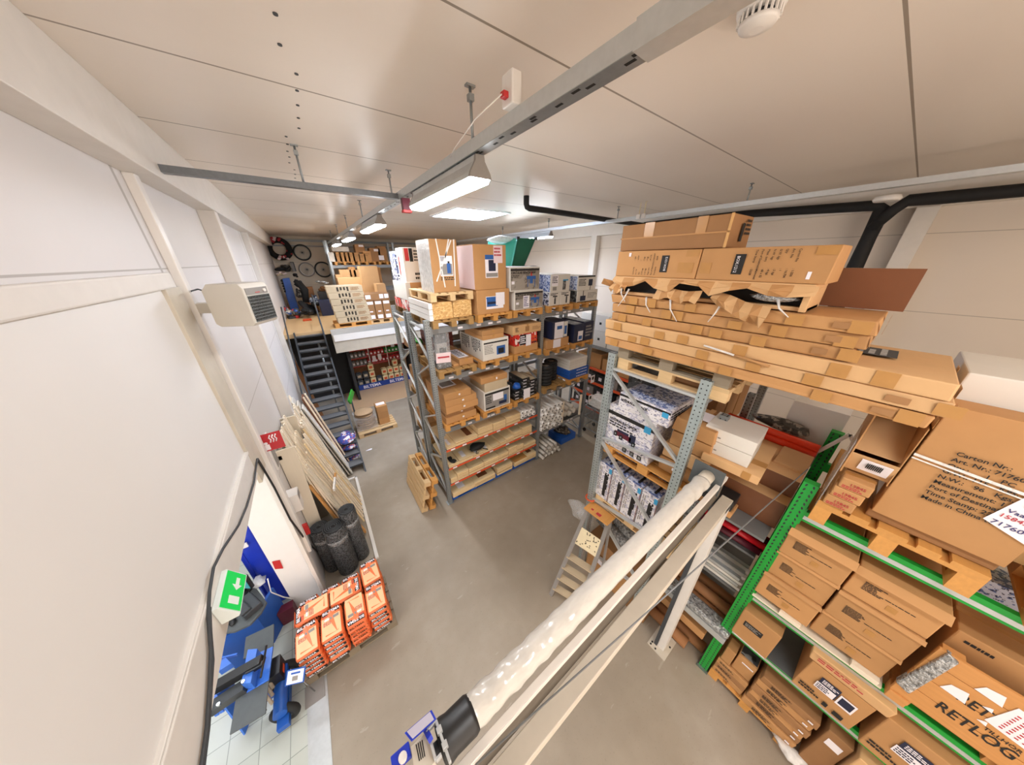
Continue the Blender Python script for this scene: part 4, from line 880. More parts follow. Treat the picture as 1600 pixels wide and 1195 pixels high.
o=carton('big white printed box with a floor jack picture, middle level of the end bay',3.02,3.55,1.22,1.88,zt,3.50,'print_jack_plain',dec=JW); jackpic(Face((.53,.66,.655),'W'),o,.22,.34,1.1)
b=MB('black_matte','galv'); F=Face((.53,.66,.655),'W')
for u in (.45,.62,.78): b=MB('black_matte','galv'); F.rect(b,u,.05,u+.09,.15,0,.001); F.rect(b,u+.02,.07,u+.07,.13,1,.0014); b.part('product_picture',o)
o=carton('flat white printed jack box lying on top of the big jack box',3.02,3.62,1.10,1.76,3.502,3.72,'print_jack_plain',dec=[('r','W',0,.8,1,.93,'ink','printed_band'),('t','W','HYDRAULIC JACK',.05,.5,.045,'ink'),('r','W',.86,.55,.97,.85,'picture_cyan','printed_label',.0016),('r','T',.05,.05,.95,.95,'print_blue','printed_label'),('l','S',.05,.4,.9,.9,3,'ink')])
carton('two-tone printed box behind the flat jack box under the upper pallet',3.5,4.0,1.55,1.95,3.50,3.9,'print_dark')
for i,(y0,y1) in enumerate(((1.66,1.89),(1.44,1.65),(1.20,1.43),(.97,1.19))):
    o=carton('upright printed jack box in the lower row of the end bay, %s from the aisle'%ORD[i],3.02,3.62,y0,y1,1.68+T,2.48,'print_jack_plain',dec=[('v','W',.50,.05,.85,.8,2,'ink'),('v','W',.08,.05,.30,.9,2,'picture_grey'),('r','W',.78,.84,.98,.97,'picture_cyan','printed_label',.0016),('r','T',.02,.02,.98,.98,'print_blue','printed_label'),('r','W',.96,0,1,1,'brown_tray','packing_tape'),('r','T',.1,.3,.9,.45,'ink','printed_band',.0016),('r','W',.52,.1,.74,.75,'ink','printed_mark',.0005)],group=None)
for i,(y0,y1,x0,m) in enumerate(((.70,1.14,3.08,'card'),(.68,1.12,3.10,'card_light'),(.66,1.08,3.08,'card'),(.66,1.08,3.06,'card'))):
    carton('brown carton stacked beside the jack boxes in the end bay, %s from the bottom'%ORD[i],x0+.05,x0+.55,y0,y1,zt+i*.21,zt+i*.21+(.200 if i<3 else .175),m,group=None,tape='x',dent=.012,dec=[('r','S',.7,.3,.8,.9,'paper','printed_label'),('r','W',.4,.4,.5,.6,'paper','printed_label')]+([('r','T',.25,.3,.7,.75,'paper','paper_note')] if i==3 else []))
# goods further along in that rack
for i in range(3):
    carton('large dark brown carton deep inside the rack behind the jack boxes, %s along'%ORD[i],4.2+i*.5,4.65+i*.5,1.0,1.9,zt,zt+.8,'card_dark')
# bagged profiles beneath, flat cartons under the last level
for i in range(3):
    b=MB('silver_film'); b.blob((3.25+.16*i,1.45-.08*i,1.05+.1*i),.13,.42,.09,seed=i+20,am=.25); b.thing('bagged_parts','silver parts in clear bags low in the end bay, %s from the aisle'%ORD[i],'bagged parts')
b=MB('film'); b.blob((2.98,2.12,1.25),.12,.2,.16,seed=31,am=.5); b.blob((3.06,2.02,1.12),.1,.16,.14,seed=33,am=.5); b.thing('plastic_wrap','loose clear plastic wrap hanging out behind the rack upright','plastic wrap')
carton('tray of silver parts low in the end bay',3.03,3.75,.98,1.86,.60,.90,'card_dark')
carton('tall brown carton standing on the floor inside the end bay',3.05,3.6,1.1,1.86,0,.55,'card',dec=[('r','W',.3,.6,.5,.8,'paper','printed_label')])
carton('brown carton lying in the end bay nearest the roll door post',3.05,3.5,.7,1.08,0,.42,'card_dark')
# ---- shelf of long goods between the grey rack and the green rack
LG=thing('long_goods_shelf','grey shelf frame holding long goods between the grey and green racks','shelf',(3.9,.42,0))
o=V((3.9,.42,0))
for x in (3.45,4.35):
    b=MB('upright_galv'); b.box(-.035,.035,-.04,.04,0,3.72); q=b.part('upright',LG); q.location=V((x,.72,0))-o
for z in (.82,1.55,2.2,2.72):
    b=MB('shelf_grey'); b.box(3.40 if z<2.7 else 3.12,4.4,.0,.76,z-.03,z); b.v=[v-o for v in b.v]; b.part('shelf',LG)
carton('thick flat brown carton under the two white boxes, near the green upright',3.12,3.85,.24,.74,3.27,3.36,'card_light',rz=.05,dec=[('r','T',.28,.0,.42,1,'tape','packing_tape'),('r','W',.72,0,.86,1,'tape','packing_tape')],bev=.004)
for i in range(2): carton('%s flat white box lying on the thick brown carton'%('lower','upper')[i],3.18,3.62,.36,.80,3.362+i*.155,3.362+i*.155+.15,'card_white',rz=.05,bev=.004,dec=[('r','S',.0,.1,1,.16,'card_grey','box_seam'),('r','W',.3,.3,.36,.4,'picture_grey','printed_mark')])
for i,z in enumerate((3.27,3.34)): 
    b=MB('orange_tube'); b.cyl((4.2+.02*i,.85,z+.03),(4.18+.02*i,-.02,z+.03),.045,n=14); b.thing('orange_tube','thick orange tube on the top of the long goods shelf, %s one'%('lower','upper')[i],'tube')
carton('long yellowish carton in front of the orange tubes',3.70,4.12,-.02,.235,3.252,3.30,'card_light')
carton('long dark brown board box under the orange tubes, upper one',3.52,4.35,-.02,.75,3.055,3.265,'brown_board',dec=[('r','T',0,0,1,1,'card_light','box_top')])
carton('long dark brown board box at the green upright, lower one',3.36,4.25,-.02,.74,2.722,3.052,'brown_board',dec=[('r','T',0,0,1,1,'card_light','box_top')])
b=MB('clutter'); b.blob((4.34,.35,3.45),.12,.3,.07,seed=2,am=.3); b.thing('cable_heap','heap of black and white cables behind the orange tubes','cable heap',kind='stuff')
b=MB('white_gloss'); b.box(4.45,4.9,-.1,.35,3.0,3.75); b.thing('display_board','white board standing behind the cable heap','panel')
wf=MB('white_gloss'); wf.bar((4.28,-.02,3.30),(4.28,-.16,3.62),.03,.03); wf.bar((4.28,-.16,3.62),(4.28,-.34,3.28),.03,.03); wf.thing('angle_bracket','small white angled bracket behind the dark green upright','frame')
carton('black tray with a grey lid beside the end of the roll door',3.13,3.34,.32,.64,2.802,2.94,'black_plastic')
carton('small brown box with a stamp under the black tray',3.13,3.33,.30,.62,2.722,2.80,'card')
for i,(x,z,m) in enumerate(((3.36,2.42,'red_dark'),(3.44,2.42,'red_gloss'),(3.53,2.42,'red_dark'),(3.62,2.42,'red_gloss'),(3.40,2.49,'red_gloss'),(3.49,2.49,'red_dark'))):
    b=MB(m); b.cyl((x+.1,.75,z-.17),(x+.1,-.02-.02*i,z-.17),.038,n=12); b.thing('red_tube','red plastic tube in the bundle beside the green upright, %s one'%ORD[i],'tube','red tubes')
k=0
for row in range(4):
    for i in range(5):
        b=MB('galv_light' if (i+row)%2 else 'white_paint'); x=3.42+i*.06; z=1.555+row*.05; b.box(x,x+.05,-.02+.01*((i*7+row*3)%5),.75,z,z+.04); b.thing('metal_profile','light metal profile in the bundle on the middle shelf, row %d, %s from the front'%(row+1,ORD[i]),'profile','metal profiles'); k+=1
for i,(x,z,r_) in enumerate(((3.44,.905,.075),(3.60,.905,.075),(3.76,.90,.07),(3.52,1.035,.07),(3.68,1.035,.07))):
    b=MB('tan_board'); b.lathe([(r_*.8,0),(r_,0),(r_,.78),(r_*.8,.78)],(x,-.04,z-.005),16,axis=(0,1,0)); b.thing('cardboard_tube','brown cardboard tube lying on the lower shelf, %s one'%ORD[i],'tube','long brown tubes')
fo=thing('foil_bundle','bundle of grey slats in silver bubble foil sticking out beside the green upright','bundle',(3.28,.2,.83))
b=MB('silver_film'); b.box(-.09,.10,-.34,.42,.10,.2); b.part('bubble_foil',fo,.03)
b=MB('galv_light','picture_grey'); 
for i in range(5): b.box(-.09+i*.038,-.06+i*.038,-.33,.42,0,.098,i%2)
b.part('slats',fo)
carton('flat brown carton between the roll door post and the green upright',3.25,4.0,.05,.75,.502,.64,'card',rz=.0,tape='x')
carton('brown carton underneath it standing on the floor',3.62,4.1,.12,.75,0,.5,'card_dark')
for i,(x,y) in enumerate(((3.30,.17),(3.46,-.01))):
    b=MB('tan_board','black_matte'); b.lathe([(.062,0),(.078,0),(.078,.85),(.062,.85)],(x,y,.08),18,axis=(0,1,0)); b.cyl((x,y+.12,.08),(x,y+.13,.08),.062,n=18,m=1); b.thing('cardboard_tube','wide open cardboard tube on the floor, %s the roll door post'%('nearer','further from')[i],'tube')
# ================================================================ green rack contents
zt=3.15
pallet('wooden pallet on top of the green rack under the large carton',3.8,-.56,zt,0,'pallet_orange','pallets on the green rack').scale=(1,1,1.57)
pallet('wooden pallet on top of the green rack further right',3.8,-1.55,zt,0,'pallet_orange','pallets on the green rack') 
zb=zt+T
bc=carton('large brown carton with black shipping text and a handwritten note, on the green rack',3.25,3.47,-.98,-.42,3.455,4.42,'card',dec=[('r','W',.93,.9,1,1,'tape','packing_tape')],bev=.006,dent=.008)
F=Face((.22,.56,.965),'W',.0095)
for i,s in enumerate(('Carton Nr.:','Art. Nr.: 717604','Qty.:     1   PC','G.W.: 115   Kgs.','N.W.:   96   Kgs.','Measurement: 1180','Port of Destination','Time Stamp: 22/28','Made in China to Sweden')):
    put_text(bc,s,.040,'ink',F.at(.24,.675-i*.0495),F.U,F.N,bold=.0006)
n=MB('paper'); n.prism([F.at(.66,.30,.004),F.at(1.2*.82,.22,.004),F.at(.99,.47,.004),F.at(.76,.56,.004)],F.N*.0012); n.part('paper_note',bc)
for i,(s,u,v,sz,m) in enumerate((('14404',.77,.47,.05,'ink_blue'),('Vaarski',.73,.405,.04,'ink_blue'),('15845 x 43',.71,.36,.04,'ink_red'),('717604 x 1',.70,.295,.045,'ink_blue'))): put_text(bc,s,sz,m,F.at(u,v,.007),F.U,F.N,'handwriting',rot=-4)
s=MB('film_strong'); s.prism([F.at(0,.585,.003),F.at(1,.53,.003),F.at(1,.55,.003),F.at(0,.605,.003)],F.N*.001); s.prism([F.at(0,.56,.003),F.at(1,.5,.003),F.at(1,.51,.003),F.at(0,.57,.003)],F.N*.001); s.part('clear_strap',bc)
carton('thin dark brown board under the large carton on the green rack',3.285,4.2,-.97,-.41,zb+.085,zb+.157,'card_dark')
ob=thing('open_carton','open brown carton with a barcode label on its flap, on the green rack','box',(3.52,-.29,3.70))
b=MB('card','card_dark'); b.box(-.26,.4,-.125,-.119,0,.52,0); b.box(-.3,.4,.11,.118,0,.55,0); b.box(-.2,.4,-.119,.11,.0,.008,0); b.box(.39,.4,-.119,.11,0,.52,1); b.box(-.05,.4,-.12,.112,.515,.523,0); b.part('carton_walls',ob)
b=MB('card_light'); b.prism([V((-.2,-.12,.004)),V((-.2,.115,.004)),V((-.30,.115,.20)),V((-.30,-.12,.20))],(-.006,0,0)); b.prism([V((-.2,-.119,.19)),V((-.2,.11,.19)),V((.2,.11,.45)),V((.2,-.119,.45))],(.004,0,.006)); b.part('carton_flap',ob)
b=MB('paper','ink'); b.prism([V((-.232,-.10,.05)),V((-.232,.05,.05)),V((-.297,.05,.17)),V((-.297,-.10,.17))],(-.006,0,-.003),0); 
for i in range(9): y=-.06+i*.009; b.prism([V((-.262,y,.09)),V((-.262,y+.004,.09)),V((-.29,y+.004,.145)),V((-.29,y,.145))],(-.0075,0,-.004),1)
b.part('printed_label',ob)
for i in range(3):
    y0=-.345-.012*i; carton('small brown carton with red numbers, %s from the bottom, beside the green upright'%ORD[i],3.18,3.4,y0,y0+.165,zb+.086+i*.1,zb+.184+i*.1,'card',tape='y',dec=[('t','W','15845',.3,.45,.035,'ink_red'),('l','W',.1,.1,.8,.4,2,'ink_red')])
pr_=MB('film'); pr_.box(3.2,3.6,-.165,-.158,3.3,4.0); pr_.thing('plastic_wrap','clear plastic wrap hanging along the open carton by the dark green upright','plastic wrap')
rd=thing('steel_channel','dark red steel channel lying on the green rack at the right edge','steel channel',(3.4,-1.22,zb))
b=MB('red_dark','galv'); b.box(-.25,.5,-.06,.06,.0,.012,0); b.box(-.25,.5,-.06,-.045,.012,.42,0); b.box(-.25,.5,.045,.06,.012,.42,0); b.box(-.28,-.22,-.055,.055,.0,.04,1); b.part('channel_body',rd)
carton('brown carton with curved print behind the dark red channel at the right edge',3.45,3.95,-1.75,-1.32,zb,zb+.5,'card_dark')
# second level : two stacks of three tray cartons on white boards
zt=1.842
for i,(y0,y1) in enumerate(((-.55,-.13),(-1.02,-.56))):
    pass
b=MB('white_board'); 
for (y0,y1) in ((-1.03,-.12),): b.box(3.24,4.3,y0,y1,zt,zt+.022)
b.thing('white_shelf_board','pale board lying across the second green beam under the tray cartons','shelf board')
for i,y in enumerate((-.42,-.92)): b=MB('white_board'); b.box(3.22,4.3,y-.08,y+.08,zt+.023,zt+.075); b.thing('white_shelf_board','pale support batten under the %s stack of tray cartons'%('left','right')[i],'batten')
zs=zt+.077
for s,(y0,y1) in enumerate(((-.535,-.115),(-1.0,-.552))):
    for i in range(3):
        h=.335 if s==0 else .325; dx=.02*((i+s)%2); z0=zs+i*(h+.004)
        o=thing('tray_carton','brown lidded carton with small black text, %s from the bottom in the %s stack'%(ORD[i],('left','right')[s]),'box',(3.72+dx,(y0+y1)/2,z0),0,None)
        w,d=.94,y1-y0; b=MB('card'); b.box(-w/2,w/2,-d/2,d/2,0,h); b.part('box_body',o,.008)
        Fw=Face((w,d,h),'W'); b=MB('card'); k=.03 if i<2 else .055; g=.018 if i<2 else .05; b.prism([V((-w/2,-d/2-.006,h-.004)),V((-w/2,d/2+.004,h-.002)),V((-w/2-g,d/2+.005,h-k)),V((-w/2-g,-d/2-.008,h-k-.006))],(0,0,.005)); b.part('lid_flap',o)
        b=MB('ink'); Fw.lines(b,.16,.36,.42,.66,7,0,seed=i+3*s,lift=.002); Fw.lines(b,.44,.42,.78,.46,1,0,seed=2,lift=.002); b.part('printed_text',o)
        b=MB('tape'); Fw.rect(b,.5,.15,.62,.32); b.part('packing_tape',o)
carton('brown carton lying at the left end of the third green beam, with three dark pictures',3.22,3.9,-.455,-.125,1.132,1.60,'card',dec=[('r','W',.16,.5,.66,.68,'ink','printed_label'),('l','W',.2,.53,.62,.65,3,'picture_grey',.003)],bev=.01)
b=MB('mat_grey'); b.box(3.25,4.3,-.70,-.46,1.132,1.14); b.thing('grey_sheet','grey sheet lying on the third green beam between two cartons','sheet')
def navy_carton(label,y0,y1,z0,z1,x0=3.22):
    o=carton(label,x0,x0+.6,y0,y1,z0,z1,'card',dec=[('r','W',.26,.45,.58,.80,'picture_navy','printed_label'),('r','W',.24,.43,.56,.62,'paper','printed_label',.0008),('l','W',.26,.45,.54,.6,3,'picture_navy',.003),('l','W',.3,.66,.56,.78,3,'paper',.003),('r','W',.60,.42,.86,.72,'paper','printed_label'),('r','W',.63,.47,.83,.68,'picture_navy','product_picture',.0016),('l','W',.06,.14,.42,.30,2,'ink'),('r','W',.5,.1,.58,.22,'ink','printed_mark'),('r','W',.68,.08,.84,.2,'ink','printed_mark')],bev=.008,dent=.008); return o
navy_carton('brown carton with a navy label on the third green beam, beside the grey sheet',-1.085,-.68,1.132,1.62)
carton('flat brown carton leaning over the navy labelled carton on the third green beam',3.20,3.85,-1.15,-.64,1.63,1.77,'card_light',dec=[('l','W',.1,.5,.7,.85,2,'ink_red')],dent=.015)
navy_carton('brown carton with a navy label at the lower right edge, under the wooden crate',-1.62,-1.14,1.132,1.66,3.2)
# retlog crate on the second level
cr=thing('wooden_crate','open wooden crate board with black lettering wrapped in silver tape, right of the tray cartons','crate',(3.7,-1.45,1.842))
b=MB('crate_wood')
for i in range(4): b.box(-.46,-.435,-.60,.40,.09+i*.168,.09+i*.168+.163)
for y in (.33,-.1,-.5): b.box(-.435,-.36,y-.05,y+.05,0,.74)
b.box(-.44,.5,.33,.38,0,.05); b.box(-.48,-.36,.30,.40,0,.09); b.box(-.48,-.36,-.2,-.1,0,.09); b.part('crate_boards',cr,.003)
b=MB('silver_film'); b.prism([V((-.482,.41,.20)),V((-.482,.33,.17)),V((-.482,.31,.74)),V((-.482,.37,.765))],(.06,0,0)); b.part('tape_wrap',cr,.012)
U=V((0,-1,0)); Nn=V((-1,0,0))
put_text(cr,'RETLOG',.13,'ink',V((-.4615,.23,.215)),U,Nn,bold=.0015,sx=.66); put_text(cr,'TILLHÖR',.045,'ink',V((-.4615,.06,.315)),U,Nn,sx=.8); put_text(cr,'RETLOG',.125,'ink',V((-.4615,.21,.415)),U,Nn,bold=.0015,sx=.6)
b=MB('paper','ink_red'); b.prism([V((-.463,.085,.40)),V((-.463,-.30,.34)),V((-.463,-.30,.62)),V((-.463,.06,.665))],(-.002,0,0),0)
for r_ in range(8):
    for c in range(9): b.box(-.467,-.465,.04-c*.03-.014,.04-c*.03,.42+r_*.025-c*.004,.42+r_*.025+.01-c*.004,1)
b.part('paper_note',cr,label='white note covered with red marks')
for (y,z,w,h) in ((.20,.60,.11,.09),(.28,.43,.11,.10),(.13,.50,.04,.03),(.10,.36,.04,.03)): b=MB('paper'); b.prism([V((-.463,y,z)),V((-.463,y-w,z-.01)),V((-.463,y-w*.8,z+h)),V((-.463,y-.02,z+h*.8))],(-.0015,0,0)); b.part('paper_scrap',cr)
carton('brown carton with handling print standing in the wooden crate',3.40,3.9,-1.58,-1.09,1.95,2.72,'card',tape='y',dec=[('l','W',.1,.88,.4,.94,1,'ink'),('r','W',.6,.86,.85,.94,'ink','printed_mark')])
carton('brown carton at the right edge behind the one in the crate',3.42,3.9,-2.0,-1.57,1.95,2.58,'card_dark')
carton('blue and white printed carton deep behind the tray cartons at the right edge',3.95,4.2,-1.7,-1.08,1.93,2.9,'print_blue')
# floor level
pallet('wooden pallet on the floor under the small cartons beside the green upright',3.85,-.55,0,0,'pallet_orange','pallets below the green rack')
zb=T
carton('small tall brown carton next to the green upright on the floor pallet',3.28,3.45,-.27,-.17,zb+.31,zb+.60,'card')
carton('brown carton with dark picture lid on the floor pallet beside the green upright',3.30,3.9,-.47,-.285,zb+.31,zb+.62,'card',dec=[('r','T',.05,.05,.95,.95,'print_dark','printed_label'),('r','W',.3,.7,.9,.76,'paper','packing_tape')])
for i in range(3): carton('flat brown carton under the small cartons by the green upright, %s from the bottom'%ORD[i],3.27,3.95,-.48,-.155,zb+.001+i*.1,zb+.099+i*.1,'card_dark' if i%2 else 'card',group=None,dec=[('l','W',.1,.3,.6,.7,2,'ink')])
for i in range(6):
    y1=-.50-.006*(i%3); carton('long flat brown carton in the floor stack below the grey sheet, %s from below'%ORD[i],3.24+.012*((i*5)%3),3.95,-.98-.01*(i%2),y1,zb+.001+i*.115,zb+.111+i*.115,'card' if i%2==0 else 'card_dark',dec=[('l','W',.2,.25,.55,.8,3,'ink'),('r','W',.84,.4,.92,.6,'paper','printed_label')],dent=.008)
b=MB('film_strong'); b.blob((3.22,-.98,.12),.07,.16,.05,seed=8,am=.5); b.thing('plastic_sheet','crumpled clear plastic sheet on the floor beside the flat cartons','plastic sheet')
pallet('wooden pallet on the floor further right under the green rack',3.85,-1.6,0,0,'pallet_orange','pallets below the green rack')
carton('tall brown carton with a white label on the floor at the bottom edge',3.25,3.7,-1.2,-1.03,zb,zb+.75,'card_dark',dec=[('r','W',.2,.7,.8,.85,'paper','printed_label')])
carton('brown carton with tape at the bottom right corner',3.2,3.8,-1.75,-1.22,zb,zb+.8,'card_light',tape='x')
# ================================================================ roll door portal
rdz=thing('roll_door','white roll door portal with a wrapped roller, post and motor across the foreground','roll door',(3.06,.36,0))
o=V((3.06,.36,0))
def rp(b,name,bev=0,lab=None): b.v=[v-o for v in b.v]; return b.part(name,rdz,bev,lab)
b=MB('white_paint'); b.box(2.97,3.14,.335,.425,.012,2.93); rp(b,'post',.004)
b=MB('dark_grey'); b.box(2.955,3.0,.428,.468,.012,2.93); rp(b,'guide_rail')
b=MB('dirty_white','black_matte'); b.box(2.88,3.24,.27,.53,0,.012,0)
for (x,y) in ((2.91,.49),(2.95,.49),(3.1,.30),(3.2,.36),(2.91,.42)): b.lathe([(.012,.012),(.012,.02)],(x,y,0),10,1)
rp(b,'base_plate')
b=MB('white_paint'); b.box(-.32,-.22,.335,.425,.0,2.93); rp(b,'post',.004)
b=MB('dirty_white'); b.box(-.35,3.12,.335,.437,2.93,2.95); b.box(-.35,3.12,.335,.343,2.85,2.93); b.box(3.12,3.15,.335,.437,2.85,2.952); rp(b,'lower_beam',.004)
b=MB('lining'); b.box(-.35,3.1,.453,.475,2.93,3.17); rp(b,'dark_lining')
b=MB('white_paint'); b.box(-.35,3.14,.450,.485,3.17,3.2); b.box(-.35,3.14,.446,.452,3.15,3.2); rp(b,'upper_rail',.003)
b=MB('wrapped_white'); r_=random.Random(4); rings=[]
N=110
for i in range(N+1):
    x=.12+(2.78-.12)*i/N; f=max(0,1-(x-.12)/1.5); ring=[]
    for j in range(20):
        a=2*PI*j/20; rad=.070+.0035*f*math.sin(x*33+a*2)+.003*f*math.sin(x*61-a*3)+(.006*math.sin(x*30+a*2) if x>2.45 else 0); ring.append(V((x,.57+rad*math.cos(a),3.245+rad*math.sin(a))))
    rings.append(ring)
b.ring(rings,0); rp(b,'wrapped_roller')
b=MB('black_tape'if 'black_tape' in MATS else 'black_plastic'); b.lathe([(.05,-.06),(.078,-.055),(.082,-.03),(.076,.0),(.078,.10),(.071,.12)],(.04,.57,3.245),24,axis=(1,0,0)); rp(b,'black_sleeve')
b=MB('dirty_white','mat_grey'); b.cyl((2.76,.57,3.245),(2.92,.57,3.245),.064,n=20,m=0); b.box(2.92,2.935,.44,.72,3.06,3.36,1); rp(b,'end_bearing')
b=MB('galv_light')
for (p_,q_) in (((545,490),(650,370)),((545,490),(650,870)),((650,370),(830,900)),((650,870),(720,790))): b.bar(pt('e6',*p_,Z=3.34),pt('e6',*q_,Z=3.34),.012,.03)
for p_ in ((690,480),(760,670)): c_=pt('e6',*p_,Z=3.35); b.box(c_.x-.012,c_.x+.012,c_.y-.012,c_.y+.012,3.33,3.36)
rp(b,'motor_bracket',.003)
b=MB('dark_grey'); b.cyl((-.12,.57,3.245),(.0,.57,3.245),.022,n=14); rp(b,'drive_shaft')
CR['e']=CR['e6']; q=[pt('e',*p,Z=3.33) for p in ((335,690),(525,505),(640,880),(470,1060),(380,1010))]; b=MB('dirty_white','black_matte'); b.prism(q,(0,0,-.2),0)
for i in range(4):
    a_=pt('e',400+i*25,660-i*18,Z=3.332); c_=pt('e',445+i*22,870-i*18,Z=3.332); b.bar(a_,c_,.004,.003,1)
rp(b,'motor_housing',.015)
q=[pt('e6',*p,Z=3.37) for p in ((262,530),(345,632),(655,350),(597,240))]; m_=sum(q,V())/4; b=MB('blue_deep','picture_lilac'); simple('picture_lilac','b9b6c8',.5,var=.05); b.prism([m_+(p-m_)*1.0 for p in q],(0,0,.01),0); b.prism([m_+(p-m_)*.86+V((0,0,.01)) for p in q],(0,0,.003),1); b.bar(m_+V((.02,-.06,-.0)),V((-.06,.66,3.3)),.02,.02,0); rp(b,'control_plate',0,'blue framed grey plate')
b=MB('blue_deep','white_plastic'); b.bar(pt('e6',330,720,Z=3.3),pt('e6',100,930,Z=3.3),.05,.03,0); b.cyl(pt('e6',240,835,Z=3.31),pt('e6',240,835,Z=3.31)+V((0,0,.02)),.018,n=14,m=1); rp(b,'blue_arm',.004,'blue arm with a white knob')
b=MB('shelf_grey'); p0=V((4.4,-.25,3.62)); a=pt('o',1262,733,X=3.28); c=pt('o',1000,950,Y=.28); d=pt('o',845,1105,Z=3.0)
b.path([a,pt('o',743,1195,Y=.44)],.0045,8); b.thing('steel_cable','grey cable stretched from the green rack across the roll door beam','cable')
# ================================================================ step ladder strapped to the rack upright
sl=thing('step_ladder','grey step ladder with worn tread plates strapped upright to the grey rack','ladder',(2.62,2.0,0))
o=V((2.62,2.0,0))
b0=pt('o',866,945,Z=0); b1=pt('o',935,925,Z=.3); 
top=pt('e1',300,380,X=2.9); top2=pt('e1',420,540,X=2.9)
def lp_(b,name,bev=0,lab=None): b.v=[v-o for v in b.v]; return b.part(name,sl,bev,lab)
LB=V((2.14,1.86,0)); RB_=V((2.34,1.42,0)); LT=V((2.86,1.86,1.62)); RT=V((2.90,1.50,1.62))
for a,c in ((LB,LT),(RB_,RT)):
    b=MB('picture_grey'); b.bar(a,c,.03,.06,up=(0,1,0)); lp_(b,'side_rail')
for i in range(6):
    f=(.08+i*.125); a=LB.lerp(LT,f); c=RB_.lerp(RT,f); b=MB('card_grey'if i<4 else 'cream'); n=(LT-LB).normalized()
    dx=V((.09,0,0)); 
    if i<4: b.prism([a-dx*.3,c-dx*.3,c+dx,a+dx],(0,0,.022)); lp_(b,'step_tread')
a=LB.lerp(LT,.62); c=RB_.lerp(RT,.62); a2=LB.lerp(LT,.80); c2=RB_.lerp(RT,.80)
b=MB('cream'); b.prism([a,c,c2,a2],(-.01,0,.006)); lp_(b,'platform_plate',0,'cream perforated plate')
b=MB('ink'); r_=random.Random(2)
for k in range(26):
    u,v=r_.uniform(.08,.92),r_.uniform(.1,.9); p=a.lerp(c,u).lerp(a2.lerp(c2,u),v)+V((-.012,0,.008)); b.box(p.x-.004,p.x+.002,p.y-.008,p.y+.008,p.z,p.z+.012)
lp_(b,'plate_studs')
b=MB('bright_yellow','ink_red','pallet_orange'); b.prism([LT+V((-.08,.03,0)),RT+V((-.08,-.03,0)),RT+V((.12,-.03,.02)),LT+V((.12,.03,.02))],(0,0,.03),2); b.box(2.84,2.88,1.76,1.8,1.655,1.658,1); b.box(2.83,2.9,1.62,1.7,1.655,1.658,1); lp_(b,'top_plate',.004,'worn yellow-orange top plate')
b=MB('picture_grey'); b.bar((2.93,1.86,1.6),(2.95,1.90,.0),.025,.04); b.bar((2.95,1.50,1.6),(2.95,1.46,.0),.025,.04); lp_(b,'rear_legs')
b=MB('orange_paint'); b.torus((2.97,1.92,1.72),(0,0,1),.075,.014,18,6); b.thing('orange_strap','orange strap tied round the rack upright above the step ladder','strap')
# ================================================================ pallet of orange bags
pallet('worn grey wooden pallet under the orange bags by the opening',-.73,3.39,0,0,'pallet_grey','bag pallet')
def bag_mesh(w,d,h):
    b=MB('bag_orange'); n=10; m=8; rings=[]
    r=random.Random(int(w*1000))
    for k in range(7):
        t=k/6; zz=h*t; ins=.055*(abs(t-.5)*2)**2.2; ring=[]
        for j in range(28):
            a=2*PI*j/28; c,s=math.cos(a),math.sin(a); q=.32
            x=(w/2-ins)*math.copysign(abs(c)**q,c); y=(d/2-ins)*math.copysign(abs(s)**q,s); ring.append((x,y,zz+.006*math.sin(5*a+k)))
        rings.append(ring)
    b.ring(rings,0); return b
BAGS={}
def bag(label,x,y,z,rz,flip=0):
    w,d,h=.275,.43,.105
    if 'a' not in BAGS:
        o=thing('cement_bag',label,'bag',(x,y,z),rz,'orange bags on the pallet'); bag_mesh(w,d,h).part('bag_body',o)
        b=MB('bag_peach'); F=Face((w,d,h),'T',-.002); F.rect(b,.09,.05,.91,.72,0,.004); b.part('printed_panel',o)
        b=MB('ink','picture_grey'); F.rect(b,.12,.80,.88,.95,0,.004); F.rect(b,.45,.60,.84,.69,1,.006); b.part('printed_band',o)
        put_text(o,'BILTEMA',.055,'paper',F.at(.13,.835,.004),F.U,F.N,bold=.001)
        b=MB('ink_red','paper'); F.lines(b,.15,.70,.86,.79,3,0,lift=.003); F.lines(b,.16,.45,.6,.58,3,0,lift=.005); F.rect(b,.2,.62,.42,.67,1,.006); b.part('printed_text',o)
        for f in ('S','N'):
            Fs=Face((w,d,h),f,-.001); b=MB('ink' if f=='S' else 'bag_orange'); Fs.rect(b,.1,.3,.9,.75,0,.003); b.part('side_band',o); put_text(o,'BILTEMA',.048,'paper' if f=='S' else 'ink',Fs.at(.13,.38,.002),Fs.U,Fs.N,bold=.001)
        for f in ('E','W'):
            Fs=Face((w,d,h),f,-.001); put_text(o,'BILTEMA',.055,'ink',Fs.at(.2,.3,.001),Fs.U,Fs.N,bold=.0015)
        BAGS['a']=o; return o
    o=copy_tree(BAGS['a']); o.location=(x,y,z); o.rotation_euler=(0,0,rz); return tag(o,label,'bag','orange bags on the pallet')
r=random.Random(12)
